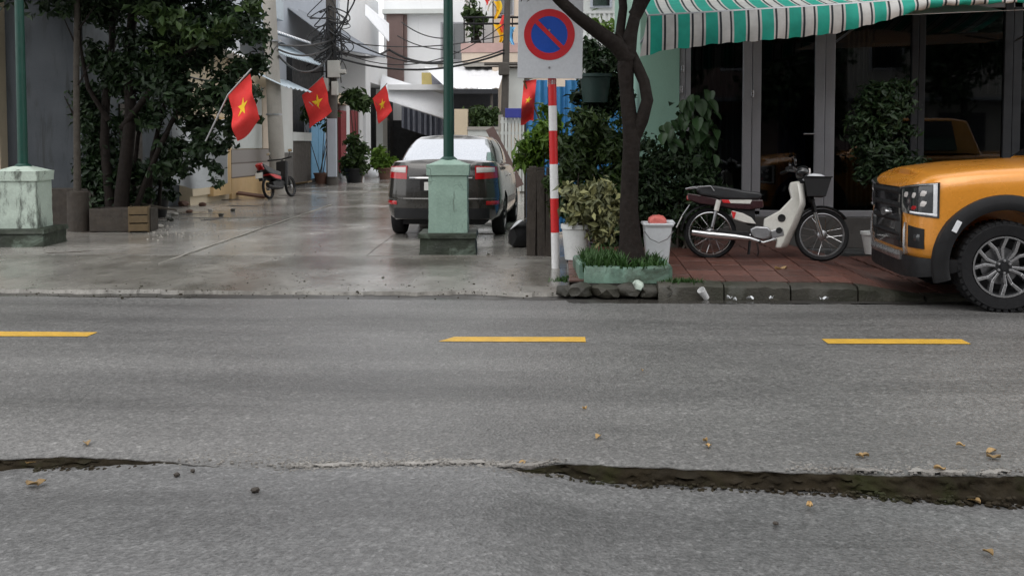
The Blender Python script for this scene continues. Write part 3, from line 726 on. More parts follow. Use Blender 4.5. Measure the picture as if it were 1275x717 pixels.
# ================================================================== VEHICLES
def pickup():
    wc = P(1261, 329, Y=8.72)
    t = thing('pickup_truck', 'orange double cab pickup with black wheel arch flares parked beside the kerb', 'pickup truck', (wc.x, 8.72+.95, 0), R(86.2))
    half = densify([(0,.74),(.28,.738),(.52,.73),(.72,.70),(.85,.63),(.922,.51),(.948,.36),(.955,.2),(.96,-.6),(.96,-2.2),(.96,-3.9),(.94,-4.2),(.86,-4.35),(.4,-4.38),(0,-4.38)], 4)
    zt = lambda y: float(np.interp(y, [-4.4,-2.0,-.7,-.3,.2,.5,.66,.8], [1.26,1.26,1.265,1.25,1.22,1.18,1.15,1.11]))
    zb = lambda y: float(np.interp(y, [-4.4,-.6,.45,.6,.8], [.48,.46,.44,.43,.43]))
    lay = [(0,.05),(.06,.012),(.2,0),(.55,0),(.66,.004),(.78,.006),(.86,.016),(.93,.035),(.975,.07),(1,.13)]
    b = shell(half, zb, zt, lay, crown=.055, cols=8).build('body', MT['orange'], t, world=False)
    cs = []
    for yy in (0, -3.27):
        for s_ in (-1, 1):
            m = MB().lathe([(.475,-.3),(.475,.3)], Matrix.Translation((s_*.86, yy, .41)) @ AX, 40)
            c = m.build('cutter', MT['black'], None); c.parent = t; c.matrix_parent_inverse = Matrix(); cs.append(c)
            m2 = MB().box(s_*.86-.3, s_*.86+.3, yy-.475, yy+.475, .0, .41); c = m2.build('cutter', MT['black'], None); c.parent = t; cs.append(c)
    bpy.context.view_layer.update(); cut(b, cs)
    # greenhouse
    gh = MB(); lo = [(.80,-.62,1.28),(.86,-1.0,1.29),(.87,-2.3,1.29),(.80,-2.78,1.27)]; hi = [(.62,-1.32,1.80),(.66,-1.6,1.84),(.66,-2.35,1.84),(.62,-2.62,1.80)]
    ring = lambda q, sg: [(sg*x, y, z) for x, y, z in q]
    gh.v = ring(lo,1)+ring(hi,1)+ring(lo,-1)+ring(hi,-1)
    for k in range(3): gh.f += [(k,k+1,k+5,k+4),(8+k,12+k,13+k,9+k)]
    gh.f += [(0,4,12,8),(3,11,15,7),(4,5,13,12),(5,6,14,13),(6,7,15,14)]
    gh.build('cab', MT['orange'], t, world=False, bevel=.03, smooth=40)
    def quadp(name, q, mat, off=.006):
        q = [Vector(p) for p in q]; n = (q[1]-q[0]).cross(q[2]-q[0]).normalized(); c = sum(q, Vector())/4
        if n.dot(c-Vector((0,-1.7,1.3))) < 0: n = -n
        MB().add([p+n*off for p in q]+[p-n*.01 for p in q], [(0,1,2,3),(7,6,5,4),(0,4,5,1),(1,5,6,2),(2,6,7,3),(3,7,4,0)]).build(name, mat, t, world=False)
    quadp('windscreen', [(.74,-.66,1.32),(-.74,-.66,1.32),(-.57,-1.27,1.77),(.57,-1.27,1.77)], MT['car_glass'])
    for s_ in (-1,1):
        quadp('side_window', [(s_*.862,-1.02,1.33),(s_*.866,-1.68,1.33),(s_*.68,-1.66,1.79),(s_*.68,-1.42,1.79)], MT['car_glass'], .012)
        quadp('side_window', [(s_*.866,-1.75,1.33),(s_*.866,-2.35,1.33),(s_*.68,-2.33,1.79),(s_*.68,-1.73,1.79)], MT['car_glass'], .012)
        MB().obox((s_*1.02,-1.0,1.32),(.2,.10,.19),(0,0,s_*.2)).build('mirror', MT['black'], t, world=False, bevel=.04)
        MB().obox((s_*.955,-1.65,.40),(.16,2.1,.06)).build('side_step', MT['black'], t, world=False, bevel=.02)
        for yy in (-1.65, -.72, -2.6):
            MB().box(s_*.957-.004, s_*.957+.004, yy-.004, yy+.004, .55, 1.26).build('door_gap', MT['black'], t, world=False)
    wp = Wrap(half)
    wp.patch(-.50, .50, .50, 1.05, -.08, .012, 20, 5).build('grille', MT['gloss_black'], t, world=False, smooth=35)
    for z0 in (.60, .73, .86, .985):
        wp.patch(-.48, .48, z0, z0+.05, -.02, .030, 20, 2).build('grille_bar', MT['black'], t, world=False, smooth=35)
    for s_ in (-1, 1):
        hl = wp.patch(s_*.46, s_*.985, lambda k: .83-.03*k, lambda k: 1.055+.055*k, -.06, .012, 14, 5).build('headlight', MT['lamp_dark'], t, world=False, smooth=35)
        wp.patch(s_*.935, s_*.968, .815, 1.09, 0, .022, 4, 5).build('running_light', MT['drl'], hl, world=False, smooth=35)
        wp.patch(s_*.68, s_*.968, lambda k: .828-.012*k, lambda k: .848-.010*k, 0, .022, 8, 2).build('running_light', MT['drl'], hl, world=False, smooth=35)
        wp.patch(s_*.48, s_*.968, lambda k: 1.04+.045*k, lambda k: 1.052+.05*k, 0, .020, 8, 2).build('running_light', MT['steel'], hl, world=False, smooth=35)
        for tt, zz, w_ in ((.85,.92,.07),(.85,1.01,.07),(.74,.99,.06),(.60,.99,.10)):
            wp.patch(s_*(tt-w_/2), s_*(tt+w_/2), zz-.028, zz+.028, 0, .018, 3, 2).build('projector', MT['drl'] if tt > .9 else MT['lamp_clear'], hl, world=False, smooth=35)
        wp.patch(s_*.70, s_*.78, .86, .90, 0, .018, 3, 2).build('indicator', MT['lamp_red'], hl, world=False, smooth=35)
        fp = wp.patch(s_*.64, s_*.86, lambda k: .525, lambda k: .72-.02*k, -.06, .010, 8, 4).build('fog_lamp_pod', MT['black'], t, world=False, smooth=35)
        wp.patch(s_*.75, s_*.82, .59, .65, -.02, .018, 4, 3).build('fog_lamp', MT['lamp_dark'], fp, world=False, smooth=35)
        wp.patch(s_*.575, s_*.605, lambda k: .46, lambda k: .74, -.02, .030, 2, 4).build('chrome_strip', MT['alu'], t, world=False, smooth=35)
        for k in range(5):
            wp.patch(s_*(.36+.03*k), s_*(.38+.03*k), .56, .80, -.02, .026, 2, 3).build('intake_fin', MT['gloss_black'], t, world=False)
    wp.patch(-1.16, 1.16, lambda k: .25+.10*abs(2*k-1)**4, lambda k: .445, -.22, .010, 30, 4).build('lower_bumper', MT['black'], t, world=False, smooth=35)
    wp.patch(-.52, .52, .395, .475, -.05, .045, 16, 3).build('skid_plate', MT['alu'], t, world=False, smooth=35)
    MB().lathe([(.07,.0),(.065,.03),(0,.035)], Matrix.Translation((0,.75,.80)) @ Matrix.Rotation(-math.pi/2,4,'X') @ Matrix.Diagonal((1.5,.6,1,1)), 24).build('badge', MT['alu'], t, world=False, smooth=40)
    # flares
    for yy in (0, -3.27):
        for s_ in (-1, 1):
            m = MB(); n = 40
            prof = [(.470, .90), (.470, .985), (.490, .997), (.535, .997), (.595, .975), (.605, .93)]
            for i in range(n+1):
                a = R(-16 + 212*i/n)
                for r_, x in prof:
                    zz = .41 + r_*math.sin(a)
                    yv = yy + r_*math.cos(a)*(1.0 if abs(math.cos(a)) < .8 else 1.0)
                    m.v.append((s_*x, yv, zz))
            K = len(prof)
            for i in range(n):
                for k in range(K): m.f.append((i*K+k, i*K+(k+1)%K, (i+1)*K+(k+1)%K, (i+1)*K+k))
            m.f += [tuple(range(K)), tuple(n*K+k for k in reversed(range(K)))]
            fl = m.build('wheel_arch_flare', MT['black'], t, world=False, smooth=35)
            if yy == 0:
                a = R(38); MB().obox((s_*1.0, yy+.53*math.cos(a), .41+.53*math.sin(a)), (.012,.045,.105), (a-R(12),0,0)).build('marker_reflector', MT['drl'], fl, world=False, bevel=.004)
            inner = MB().lathe([(.468,-.27),(.468,.22),(.30,.22)], Matrix.Translation((s_*.70, yy, .41)) @ (AX if s_ < 0 else AX @ Matrix.Rotation(math.pi,4,'X')) , 32)
            wheel(t, (s_*.84, yy, .39), .39, .25, s_, .262, 6, 'truck')
    MB().box(-.62, .62, -4.2, .60, .36, .50).build('underbody', MT['black'], t, world=False)
    MB().tube([(-.8,0,.39),(.8,0,.39)], .05, 10).build('axle', MT['black'], t, world=False)
    MB().tube([(-.8,-3.27,.39),(.8,-3.27,.39)], .06, 10).build('axle', MT['black'], t, world=False)
    for s_ in (-1,1):
        MB().box(s_*.86-.06, s_*.86+.06, -4.40, -4.33, .85, 1.22).build('tail_lamp', MT['lamp_red'], t, world=False, bevel=.01)
    return t
pickup()

def sedan():
    a = P(556, 293, z=.055)
    t = thing('parked_sedan', 'dark grey sedan seen from behind, parked in the alley behind the green lamp pedestal', 'car', (a.x+.02, 15.35, .055), R(-1.6))
    half = densify([(0,-.98),(.38,-.965),(.60,-.92),(.75,-.80),(.825,-.6),(.855,-.2),(.86,.6),(.86,1.6),(.855,2.3),(.83,2.75),(.72,3.08),(.4,3.26),(0,3.32)], 4)
    zt = lambda y: float(np.interp(y, [-1,-.85,-.5,0,1.6,2.1,2.8,3.3], [1.10,1.13,1.13,1.06,1.03,1.03,.94,.74]))
    zb = lambda y: float(np.interp(y, [-1,-.6,0,2.6,3.3], [.30,.26,.22,.22,.26]))
    lay = [(0,.10),(.07,.03),(.2,.0),(.42,-.012),(.55,.002),(.68,.012),(.82,.03),(.93,.055),(.98,.08),(1,.13)]
    b = shell(half, zb, zt, lay, crown=.03, cols=8).build('body', MT['car_grey'], t, world=False)
    cs = []
    for yy in (0, 2.49):
        for s_ in (-1, 1):
            c = MB().lathe([(.345,-.2),(.345,.2)], Matrix.Translation((s_*.80, yy, .33)) @ AX, 36).build('cutter', MT['black'], None); c.parent = t; cs.append(c)
            c = MB().box(s_*.8-.2, s_*.8+.2, yy-.34, yy+.34, .1, .3).build('cutter', MT['black'], None); c.parent = t; cs.append(c)
    bpy.context.view_layer.update(); cut(b, cs)
    # greenhouse from rings (bottom, mid, top)
    def ring(pts): return densify(pts, 4)
    bo = ring([(0,-.50),(.45,-.46),(.68,-.33),(.75,0),(.76,.8),(.74,1.6),(.66,2.1),(.4,2.28),(0,2.32)])
    to = ring([(0,.32),(.36,.34),(.50,.42),(.54,.62),(.56,.95),(.54,1.25),(.49,1.42),(.3,1.5),(0,1.52)])
    zlo = lambda k: 1.09 if k < 12 else 1.05
    gm = MB(); lv = 7; cols = 6; rows = []
    for k, (p, q) in enumerate(zip(bo, to)):
        row = []
        for i in range(lv):
            s_ = i/(lv-1); bul = .045*math.sin(math.pi*s_); x = p[0]+(q[0]-p[0])*s_; y = p[1]+(q[1]-p[1])*s_
            nx, ny = (x, y-.9); L = math.hypot(nx, ny); row.append((x+nx/L*bul if x > 1e-6 else 0, y+ny/L*bul, 1.07+(1.50-1.07)*(s_ if s_ < 1 else 1) - (.015 if s_ == 1 else 0)+.02*math.sin(math.pi*s_)))
        rows.append(row)
    full = []
    for row in rows:
        xe, ye, ze = row[-1]; r2 = list(row)
        for c in range(1, cols):
            q = c/cols; r2.append((xe*(1-2*q), ye, ze+.035*(1-(1-2*q)**2)*min(1, xe/.3)))
        r2 += [(-x, y, z) for x, y, z in reversed(row)]; full.append(r2)
    K = len(full[0]); gm.v = [p for r_ in full for p in r_]
    for j in range(len(full)-1):
        for k in range(K): gm.f.append((j*K+k, j*K+(k+1)%K, (j+1)*K+(k+1)%K, (j+1)*K+k))
    gm.build('cabin', MT['car_grey'], t, world=False, smooth=38)
    def gpatch(name, j0, j1, s0, s1, mat, sg, off=.008, both=False):
        m = MB(); js = list(range(j0, j1+1)); seq = [(j, sg) for j in js]
        if both: seq = [(j, -1) for j in reversed(js)] + [(j, 1) for j in js[1:]]
        n = 6
        for j, s2 in seq:
            for i in range(n+1):
                q = (s0+(s1-s0)*i/n)*(lv-1); i0 = min(lv-2, int(q)); f = q-i0; A = Vector(rows[j][i0]); B = Vector(rows[j][i0+1]); p = A+(B-A)*f
                d = Vector((p.x, p.y-.9, .35)).normalized()*off; p = p+d; m.v.append((s2*p.x, p.y, p.z))
        for a_ in range(len(seq)-1):
            for i in range(n): m.f.append((a_*(n+1)+i, a_*(n+1)+i+1, (a_+1)*(n+1)+i+1, (a_+1)*(n+1)+i))
        return m.build(name, mat, t, world=False, smooth=60)
    gpatch('rear_window', 0, 8, .08, .86, MT['rear_glass'], 1, both=True)
    gpatch('windscreen', 26, 32, .08, .9, MT['car_glass'], 1, both=True)
    for s_ in (-1, 1):
        gpatch('side_window', 11, 15, .10, .84, MT['car_glass'], s_); gpatch('side_window', 16, 20, .10, .86, MT['car_glass'], s_); gpatch('side_window', 21, 24, .10, .80, MT['car_glass'], s_)
    wp = Wrap(half)
    for s_ in (-1, 1):
        tl = wp.patch(s_*.50, s_*1.02, lambda k: .87+.02*k, lambda k: 1.065-.02*k, -.05, .004, 12, 4, lean=.13).build('tail_lamp', MT['lamp_red'], t, world=False, smooth=35)
        wp.patch(s_*.52, s_*.86, lambda k: .965+.01*k, lambda k: 1.045-.005*k, -.01, .014, 8, 3, lean=.13).build('reversing_lamp', MT['lamp_clear'], tl, world=False, smooth=35)
        wp.patch(s_*.66, s_*.95, .50, .555, -.02, .022, 6, 2).build('rear_reflector', MT['lamp_red'], t, world=False, smooth=35)
        MB().obox((s_*.93, 1.72, 1.08), (.17,.10,.12), (0,0,-s_*.15)).build('mirror', MT['car_grey'], t, world=False, bevel=.035)
        for yy in (0, 2.49): wheel(t, (s_*.765, yy, .305), .305, .19, s_, .20, 5, 'sedan')
        MB().obox((s_*.862, .95, .88),(.02,.16,.025)).build('door_handle', MT['chrome'], t, world=False, bevel=.006)
        MB().obox((s_*.862, 1.85, .88),(.02,.16,.025)).build('door_handle', MT['chrome'], t, world=False, bevel=.006)
    wp.patch(-.72, .72, .30, .45, -.1, .006, 20, 2).build('bumper_insert', MT['black'], t, world=False, smooth=35)
    wp.patch(-.92, .92, .575, .60, -.02, .020, 24, 2).build('bumper_step', MT['car_grey'], t, world=False, smooth=35)
    wp.patch(-.30, .30, .70, .86, -.02, .004, 8, 3).build('plate_recess', MT['black'], t, world=False, smooth=35)
    MB().box(-.235, .235, -.998, -.985, .71, .83).build('number_plate', MT['plate'], t, world=False, bevel=.004)
    wp.patch(-.46, .46, .875, .90, -.02, .012, 12, 2, lean=.1).build('trunk_trim', MT['chrome'], t, world=False, smooth=35)
    MB().box(-.6, .6, -.7, 2.9, .20, .32).build('underbody', MT['black'], t, world=False)
    for yy in (0, 2.49): MB().tube([(-.72,yy,.305),(.72,yy,.305)], .035, 8).build('axle', MT['black'], t, world=False)
    return t
sedan()

def spoke_wheel(parent, cx, r, rim_mat, nsp=18):
    Y0 = Matrix.Translation((cx, 0, r)) @ Matrix.Rotation(-math.pi/2, 4, 'X')
    ty = MB().lathe([(r*.82,-.022),(r*.93,-.034),(r*.99,-.020),(r,0),(r*.99,.020),(r*.93,.034),(r*.82,.022),(r*.82,-.022)], Y0, 48).build('wheel', MT['rubber'], parent, smooth=50, world=False)
    MB().lathe([(r*.84,-.022),(r*.80,-.024),(r*.765,-.012),(r*.765,.012),(r*.80,.024),(r*.84,.022),(r*.84,-.022)], Y0, 48).build('rim', rim_mat, ty, smooth=50, world=False)
    MB().lathe([(0,-.06),(.03,-.058),(.05,-.045),(.055,-.02),(.055,.03),(.03,.05),(0,.05)], Y0, 20).build('hub', MT['steel'], ty, smooth=40, world=False)
    for i in range(nsp):
        a = 2*math.pi*i/nsp; s_ = 1 if i % 2 else -1
        MB().tube([(cx+.045*math.cos(a+s_*.6), s_*.03, r+.045*math.sin(a+s_*.6)), (cx+r*.775*math.cos(a), 0, r+r*.775*math.sin(a))], .0022, 5).build('spoke', MT['chrome'], ty, world=False)
    return ty
def underbone():
    pr = P(884, 323, z=.175); pf = P(1023, 327, z=.165)
    dx = pf-pr; ang = math.atan2(dx.y, dx.x); sc = .98
    t = thing('underbone_motorbike', 'white and black underbone motorbike with front basket parked on the red paving', 'motorbike', (pr.x, pr.y, .178), ang, rot=(R(-6), R(0), ang))
    Lw = dx.length
    K = 559.
    C = lambda cx, cy: ((cx-210)/K, .285 + (490-cy)/K - .0)
    def pr_(pts, h, dy=0): return MB().prism([C(*p) for p in pts], XZ, -h+dy, h+dy)
    spoke_wheel(t, 0, .283, MT['chrome']); spoke_wheel(t, Lw, .283, MT['steel'])
    fx = Lw*K+210
    # leg shield
    ls = pr_([(684,176),(735,168),(757,215),(752,300),(705,440),(636,574),(597,574),(604,530),(560,470),(524,446),(530,398),(620,348),(690,272),(676,212)], .055).build('leg_shield', MT['bike_white'], t, world=False, bevel=.014, smooth=40)
    for cx, cy, r_ in ((632,393,.042),(617,468,.034)):
        x, z = C(cx, cy); MB().lathe([(r_,-.062),(r_*.9,-.066),(0,-.060)], Matrix.Translation((x,0,z)) @ Matrix.Rotation(-math.pi/2,4,'X'), 20).build('shield_vent', MT['black'], ls, world=False, smooth=40)
    def wing(a, b):
        pa = [(752,185),(764,300),(722,420),(655,570)]; q = a*3; i = min(2, int(q)); f = q-i
        cx = pa[i][0]+(pa[i+1][0]-pa[i][0])*f; cy = pa[i][1]+(pa[i+1][1]-pa[i][1])*f; x, z = C(cx, cy); s_ = b*2-1; wd = .10+.09*math.sin(math.pi*min(1, a*.9+.15))
        return Vector((x+.02-.075*s_*s_, s_*wd, z)), Vector((1,0,.25)).normalized()
    MB().slab(wing, 14, 10, .008).build('front_shield', MT['bike_white'], t, world=False, smooth=60)
    # seat, tail, side covers
    pr_([(118,226),(150,204),(230,200),(330,214),(420,232),(505,240),(518,262),(500,284),(420,288),(300,284),(150,262)], .12).build('seat', MT['seat_black'], t, world=False, bevel=.03, smooth=40, seg=3)
    for s_ in (-1, 1):
        MB().tube([(C(60,222)[0], s_*.06, C(0,222)[1]), (C(110,212)[0], s_*.11, C(0,212)[1]), (C(210,206)[0], s_*.13, C(0,206)[1]), (C(230,235)[0], s_*.12, C(0,235)[1])], .009, 8).build('grab_rail', MT['steel'], t, world=False, smooth=50)
        pr_([(70,250),(120,256),(255,282),(250,322),(150,312),(75,288)], .012, s_*.085).build('tail_panel', MT['bike_maroon'], t, world=False, bevel=.008)
        pr_([(262,284),(430,288),(520,286),(525,330),(440,345),(330,338),(262,322)], .012, s_*.095).build('side_panel', MT['bike_maroon'], t, world=False, bevel=.008)
        pr_([(318,288),(456,286),(446,310),(330,308)], .004, s_*.109).build('side_stripe', MT['bike_white'], t, world=False)
        pr_([(275,287),(318,288),(330,308),(285,306)], .004, s_*.109).build('side_stripe', MT['red_paint'], t, world=False)
        pr_([(338,352),(400,366),(455,394),(482,432),(415,424),(350,404),(332,372)], .012, s_*.08).build('lower_panel', MT['bike_white'], t, world=False, bevel=.006)
        pr_([(334,356),(362,362),(352,402),(344,398)], .004, s_*.094).build('side_stripe', MT['red_paint'], t, world=False)
        a, b = C(258,290), C(222,452)
        MB().tube([(a[0], s_*.115, a[1]), (a[0]*.6+b[0]*.4, s_*.115, a[1]*.6+b[1]*.4)], .028, 12).build('shock_absorber', MT['bike_white'], t, world=False, smooth=40)
        MB().tube([(a[0]*.6+b[0]*.4, s_*.115, a[1]*.6+b[1]*.4), (b[0], s_*.115, b[1])], .018, 10).build('shock_spring', MT['steel'], t, world=False, smooth=40)
        # fork
        f0, f1 = (Lw-.10, .66), (Lw-.015, .30)
        MB().tube([(f0[0], s_*.07, f0[1]), ((f0[0]+f1[0])/2, s_*.07, (f0[1]+f1[1])/2)], .016, 10).build('fork_tube', MT['black'], t, world=False, smooth=40)
        MB().tube([((f0[0]+f1[0])/2-.02, s_*.07, (f0[1]+f1[1])/2+.04), (f1[0]+.01, s_*.07, f1[1]-.03)], .022, 10).build('fork_leg', MT['chrome'], t, world=False, smooth=40)
    MB().box(C(66,0)[0], C(100,0)[0], -.07, .07, C(0,292)[1], C(0,258)[1]).build('tail_lamp', MT['lamp_red'], t, world=False, bevel=.012)
    pr_([(100,255),(250,270),(470,300),(480,440),(440,440),(330,340),(120,310)], .075).build('frame_cover', MT['black'], t, world=False, bevel=.01)
    # rear fender + plate
    def fend(cx0, r_, a0, a1, wd):
        def fn(a, b):
            an = R(a0+(a1-a0)*a); s_ = b*2-1; d = Vector((math.cos(an), 0, math.sin(an))); return Vector((cx0,0,.283)) + d*(r_-.02*s_*s_) + Vector((0, s_*wd, 0)), d
        return MB().slab(fn, 20, 6, .006)
    fend(0, .325, 60, 175, .065).build('rear_mudguard', MT['black'], t, world=False, smooth=60)
    fend(Lw, .315, 35, 165, .06).build('front_mudguard', MT['gloss_black'], t, world=False, smooth=60)
    MB().tube([(C(85,318)[0],0,C(0,318)[1]), (C(40,385)[0],0,C(0,385)[1])], .008, 6).build('plate_bracket', MT['steel'], t, world=False)
    MB().obox((C(22,425)[0],0,C(0,425)[1]), (.012,.19,.14), (0,R(25),0)).build('number_plate', MT['plate'], t, world=False, bevel=.004)
    # engine, exhaust, chain case
    pr_([(445,460),(480,442),(550,446),(572,470),(568,512),(520,526),(470,516),(448,496)], .10).build('engine', MT['steel'], t, world=False, bevel=.02, smooth=40, seg=3)
    pr_([(560,470),(640,452),(650,500),(575,520)], .06).build('cylinder_block', MT['steel'], t, world=False, bevel=.01)
    e = [C(600,520), C(520,545), C(440,520), C(330,510), C(200,500), C(100,487)]
    MB().tube([(p[0], -.13 if i > 0 else -.05, p[1]) for i, p in enumerate(e)], [.016,.018,.024,.038,.042,.036], 14).build('exhaust', MT['chrome'], t, world=False, smooth=50)
    pr_([(215,470),(440,478),(445,512),(215,520),(190,496)], .03, .10).build('chain_case', MT['black'], t, world=False, bevel=.01)
    MB().tube([C3 for C3 in [(C(210,490)[0],-.08,C(0,490)[1]), (C(450,500)[0],-.08,C(0,500)[1])]], .016, 8).build('swing_arm', MT['steel'], t, world=False, smooth=40)
    MB().tube([(C(500,540)[0],-.24,C(0,540)[1]), (C(500,540)[0],.24,C(0,540)[1])], .014, 8).build('foot_peg', MT['black'], t, world=False, smooth=40)
    MB().tube([(C(490,520)[0],.10,C(0,520)[1]), (C(505,600)[0],.17,.09), (C(495,648)[0],.24,.012)], .011, 8).build('kick_stand', MT['steel'], t, world=False, smooth=40)
    for s_ in (-1,1): MB().tube([(C(450,500)[0],s_*.12,C(0,500)[1]), (C(440,600)[0],s_*.14,.06)], .008, 6).build('centre_stand', MT['black'], t, world=False)
    # steering head, bars, lamp, mirrors, basket
    MB().tube([(Lw-.10,0,.64),(C(735,150)[0],0,.93)], .035, 12).build('steering_column', MT['black'], t, world=False, smooth=40)
    hx, hz = C(715,128)[0], .975
    MB().tube([(hx-.10,-.33,hz+.0),(hx-.05,-.22,hz+.02),(hx,-.08,hz),(hx,.08,hz),(hx-.05,.22,hz+.02),(hx-.10,.33,hz)], .012, 8).build('handlebar', MT['steel'], t, world=False, smooth=50)
    for s_ in (-1, 1):
        MB().tube([(hx-.12,s_*.36,hz-.004),(hx-.065,s_*.24,hz+.018)], .019, 10).build('grip', MT['black'], t, world=False, smooth=50)
        MB().tube([(hx-.03,s_*.2,hz+.02),(hx-.02,s_*.24,hz+.05),(hx-.03,s_*.28,hz+.07)], .006, 6).build('mirror_stalk', MT['black'], t, world=False)
        MB().lathe([(0,-.012),(.05,-.010),(.055,0),(.05,.008),(0,.010)], Matrix.Translation((hx-.03,s_*.30,hz+.075)) @ Matrix.Rotation(R(80),4,'Y') @ Matrix.Diagonal((.8,1.1,1,1)), 20).build('mirror', MT['gloss_black'], t, world=False, smooth=40)
    MB().lathe([(0,-.06),(.07,-.05),(.095,0),(.085,.05),(.06,.075)], Matrix.Translation((hx+.06,0,hz-.02)) @ Matrix.Rotation(R(95),4,'Y') @ Matrix.Diagonal((.85,1.15,1,1)), 24).build('headlamp_cowl', MT['gloss_black'], t, world=False, smooth=50)
    MB().lathe([(0,.0),(.06,.0),(.055,.018),(0,.03)], Matrix.Translation((hx+.13,0,hz-.027)) @ Matrix.Rotation(R(95),4,'Y'), 20).build('headlamp', MT['lamp_clear'], t, world=False, smooth=50)
    bx0, bx1, bz0, bz1 = hx+.08, hx+.36, .70, .90
    bk = MB()
    bk.prism([(bx0+.03,bz0),(bx1-.06,bz0),(bx1,bz1),(bx0,bz1)], XZ, -.15, -.145); bk.prism([(bx0+.03,bz0),(bx1-.06,bz0),(bx1,bz1),(bx0,bz1)], XZ, .145, .15)
    bk.add([(bx1-.06,-.15,bz0),(bx1-.06,.15,bz0),(bx1,.15,bz1),(bx1,-.15,bz1)], [(0,1,2,3)]); bk.add([(bx0+.03,-.15,bz0),(bx0+.03,.15,bz0),(bx0,.15,bz1),(bx0,-.15,bz1)], [(3,2,1,0)]); bk.box(bx0+.03,bx1-.06,-.15,.15,bz0-.006,bz0)
    B = bk.build('basket', MT['black'], t, world=False)
    MB().tube([(bx0,-.155,bz1),(bx1+.004,-.155,bz1),(bx1+.004,.155,bz1),(bx0,.155,bz1),(bx0,-.155,bz1)], .008, 6).build('basket_rim', MT['black'], B, world=False)
    o = rock('plastic_bag', (0,0,0), (.12,.10,.06), MT['bag_white'], None, 4); 
    mw = ROOT[t.name] @ Vector((bx0+.12, -.02, bz1-.015)); o.location = mw
    tag(o, 'crumpled pale plastic bag lying in the front basket of the motorbike', 'plastic bag')
    return t
underbone()

def far_moped():
    p = P(336, 248, z=.055)
    t = thing('moped', 'red and black moped with white plate leaning beside the concrete pole', 'motorbike', (p.x, p.y, .055), R(100), rot=(R(-9), 0, R(78)))
    for cx in (0, 1.18): spoke_wheel(t, cx, .27, MT['rim_dark'], 8)
    pr_ = lambda pts, h, dy=0: MB().prism(pts, XZ, -h+dy, h+dy)
    pr_([(-.25,.80),(-.1,.66),(.25,.58),(.55,.55),(.62,.66),(.3,.72),(0,.82),(-.28,.90)], .11).build('seat', MT['seat_black'], t, world=False, bevel=.03)
    pr_([(-.24,.76),(.1,.50),(.5,.40),(.62,.54),(.2,.62)], .13).build('side_cover', MT['black'], t, world=False, bevel=.03); pr_([(-.1,.62),(.2,.50),(.5,.46),(.5,.54),(.2,.60)], .138).build('side_stripe', MT['red_paint'], t, world=False, bevel=.01)
    pr_([(-.34,.86),(-.22,.72),(-.12,.78),(-.25,.92)], .09).build('tail_lamp', MT['lamp_red'], t, world=False, bevel=.02)
    pr_([(.1,.25),(.6,.22),(.75,.40),(.5,.46),(.1,.42)], .11).build('engine', MT['black'], t, world=False, bevel=.02)
    pr_([(.70,.30),(.82,.30),(1.0,.90),(.88,.95),(.74,.50)], .15).build('leg_shield', MT['black'], t, world=False, bevel=.03)
    MB().tube([(.94,0,.95),(1.06,0,.6),(1.18,0,.28)], .04, 8).build('fork', MT['black'], t, world=False, smooth=40)
    MB().tube([(.82,-.34,1.0),(.92,0,.98),(.82,.34,1.0)], .02, 8).build('handlebar', MT['black'], t, world=False, smooth=40)
    for s_ in (-1,1):
        MB().tube([(.86,s_*.24,1.0),(.86,s_*.30,1.14)], .007, 6).build('mirror_stalk', MT['black'], t, world=False)
        MB().obox((.86,s_*.31,1.17),(.02,.11,.075)).build('mirror', MT['chrome'], t, world=False, bevel=.02)
    MB().obox((-.36,0,.60),(.012,.19,.14),(0,R(15),0)).build('number_plate', MT['plate'], t, world=False, bevel=.004)
    pr_([(-.36,.72),(-.30,.46),(-.26,.46),(-.2,.74)], .05).build('rear_mudguard', MT['black'], t, world=False)
    MB().tube([(.4,-.16,.25),(0,-.17,.27),(-.3,-.17,.32)], [.02,.045,.045], 10).build('exhaust', MT['black'], t, world=False, smooth=50)
    MB().tube([(.45,.08,.25),(.42,.2,.02)], .012, 6).build('kick_stand', MT['steel'], t, world=False)
far_moped()

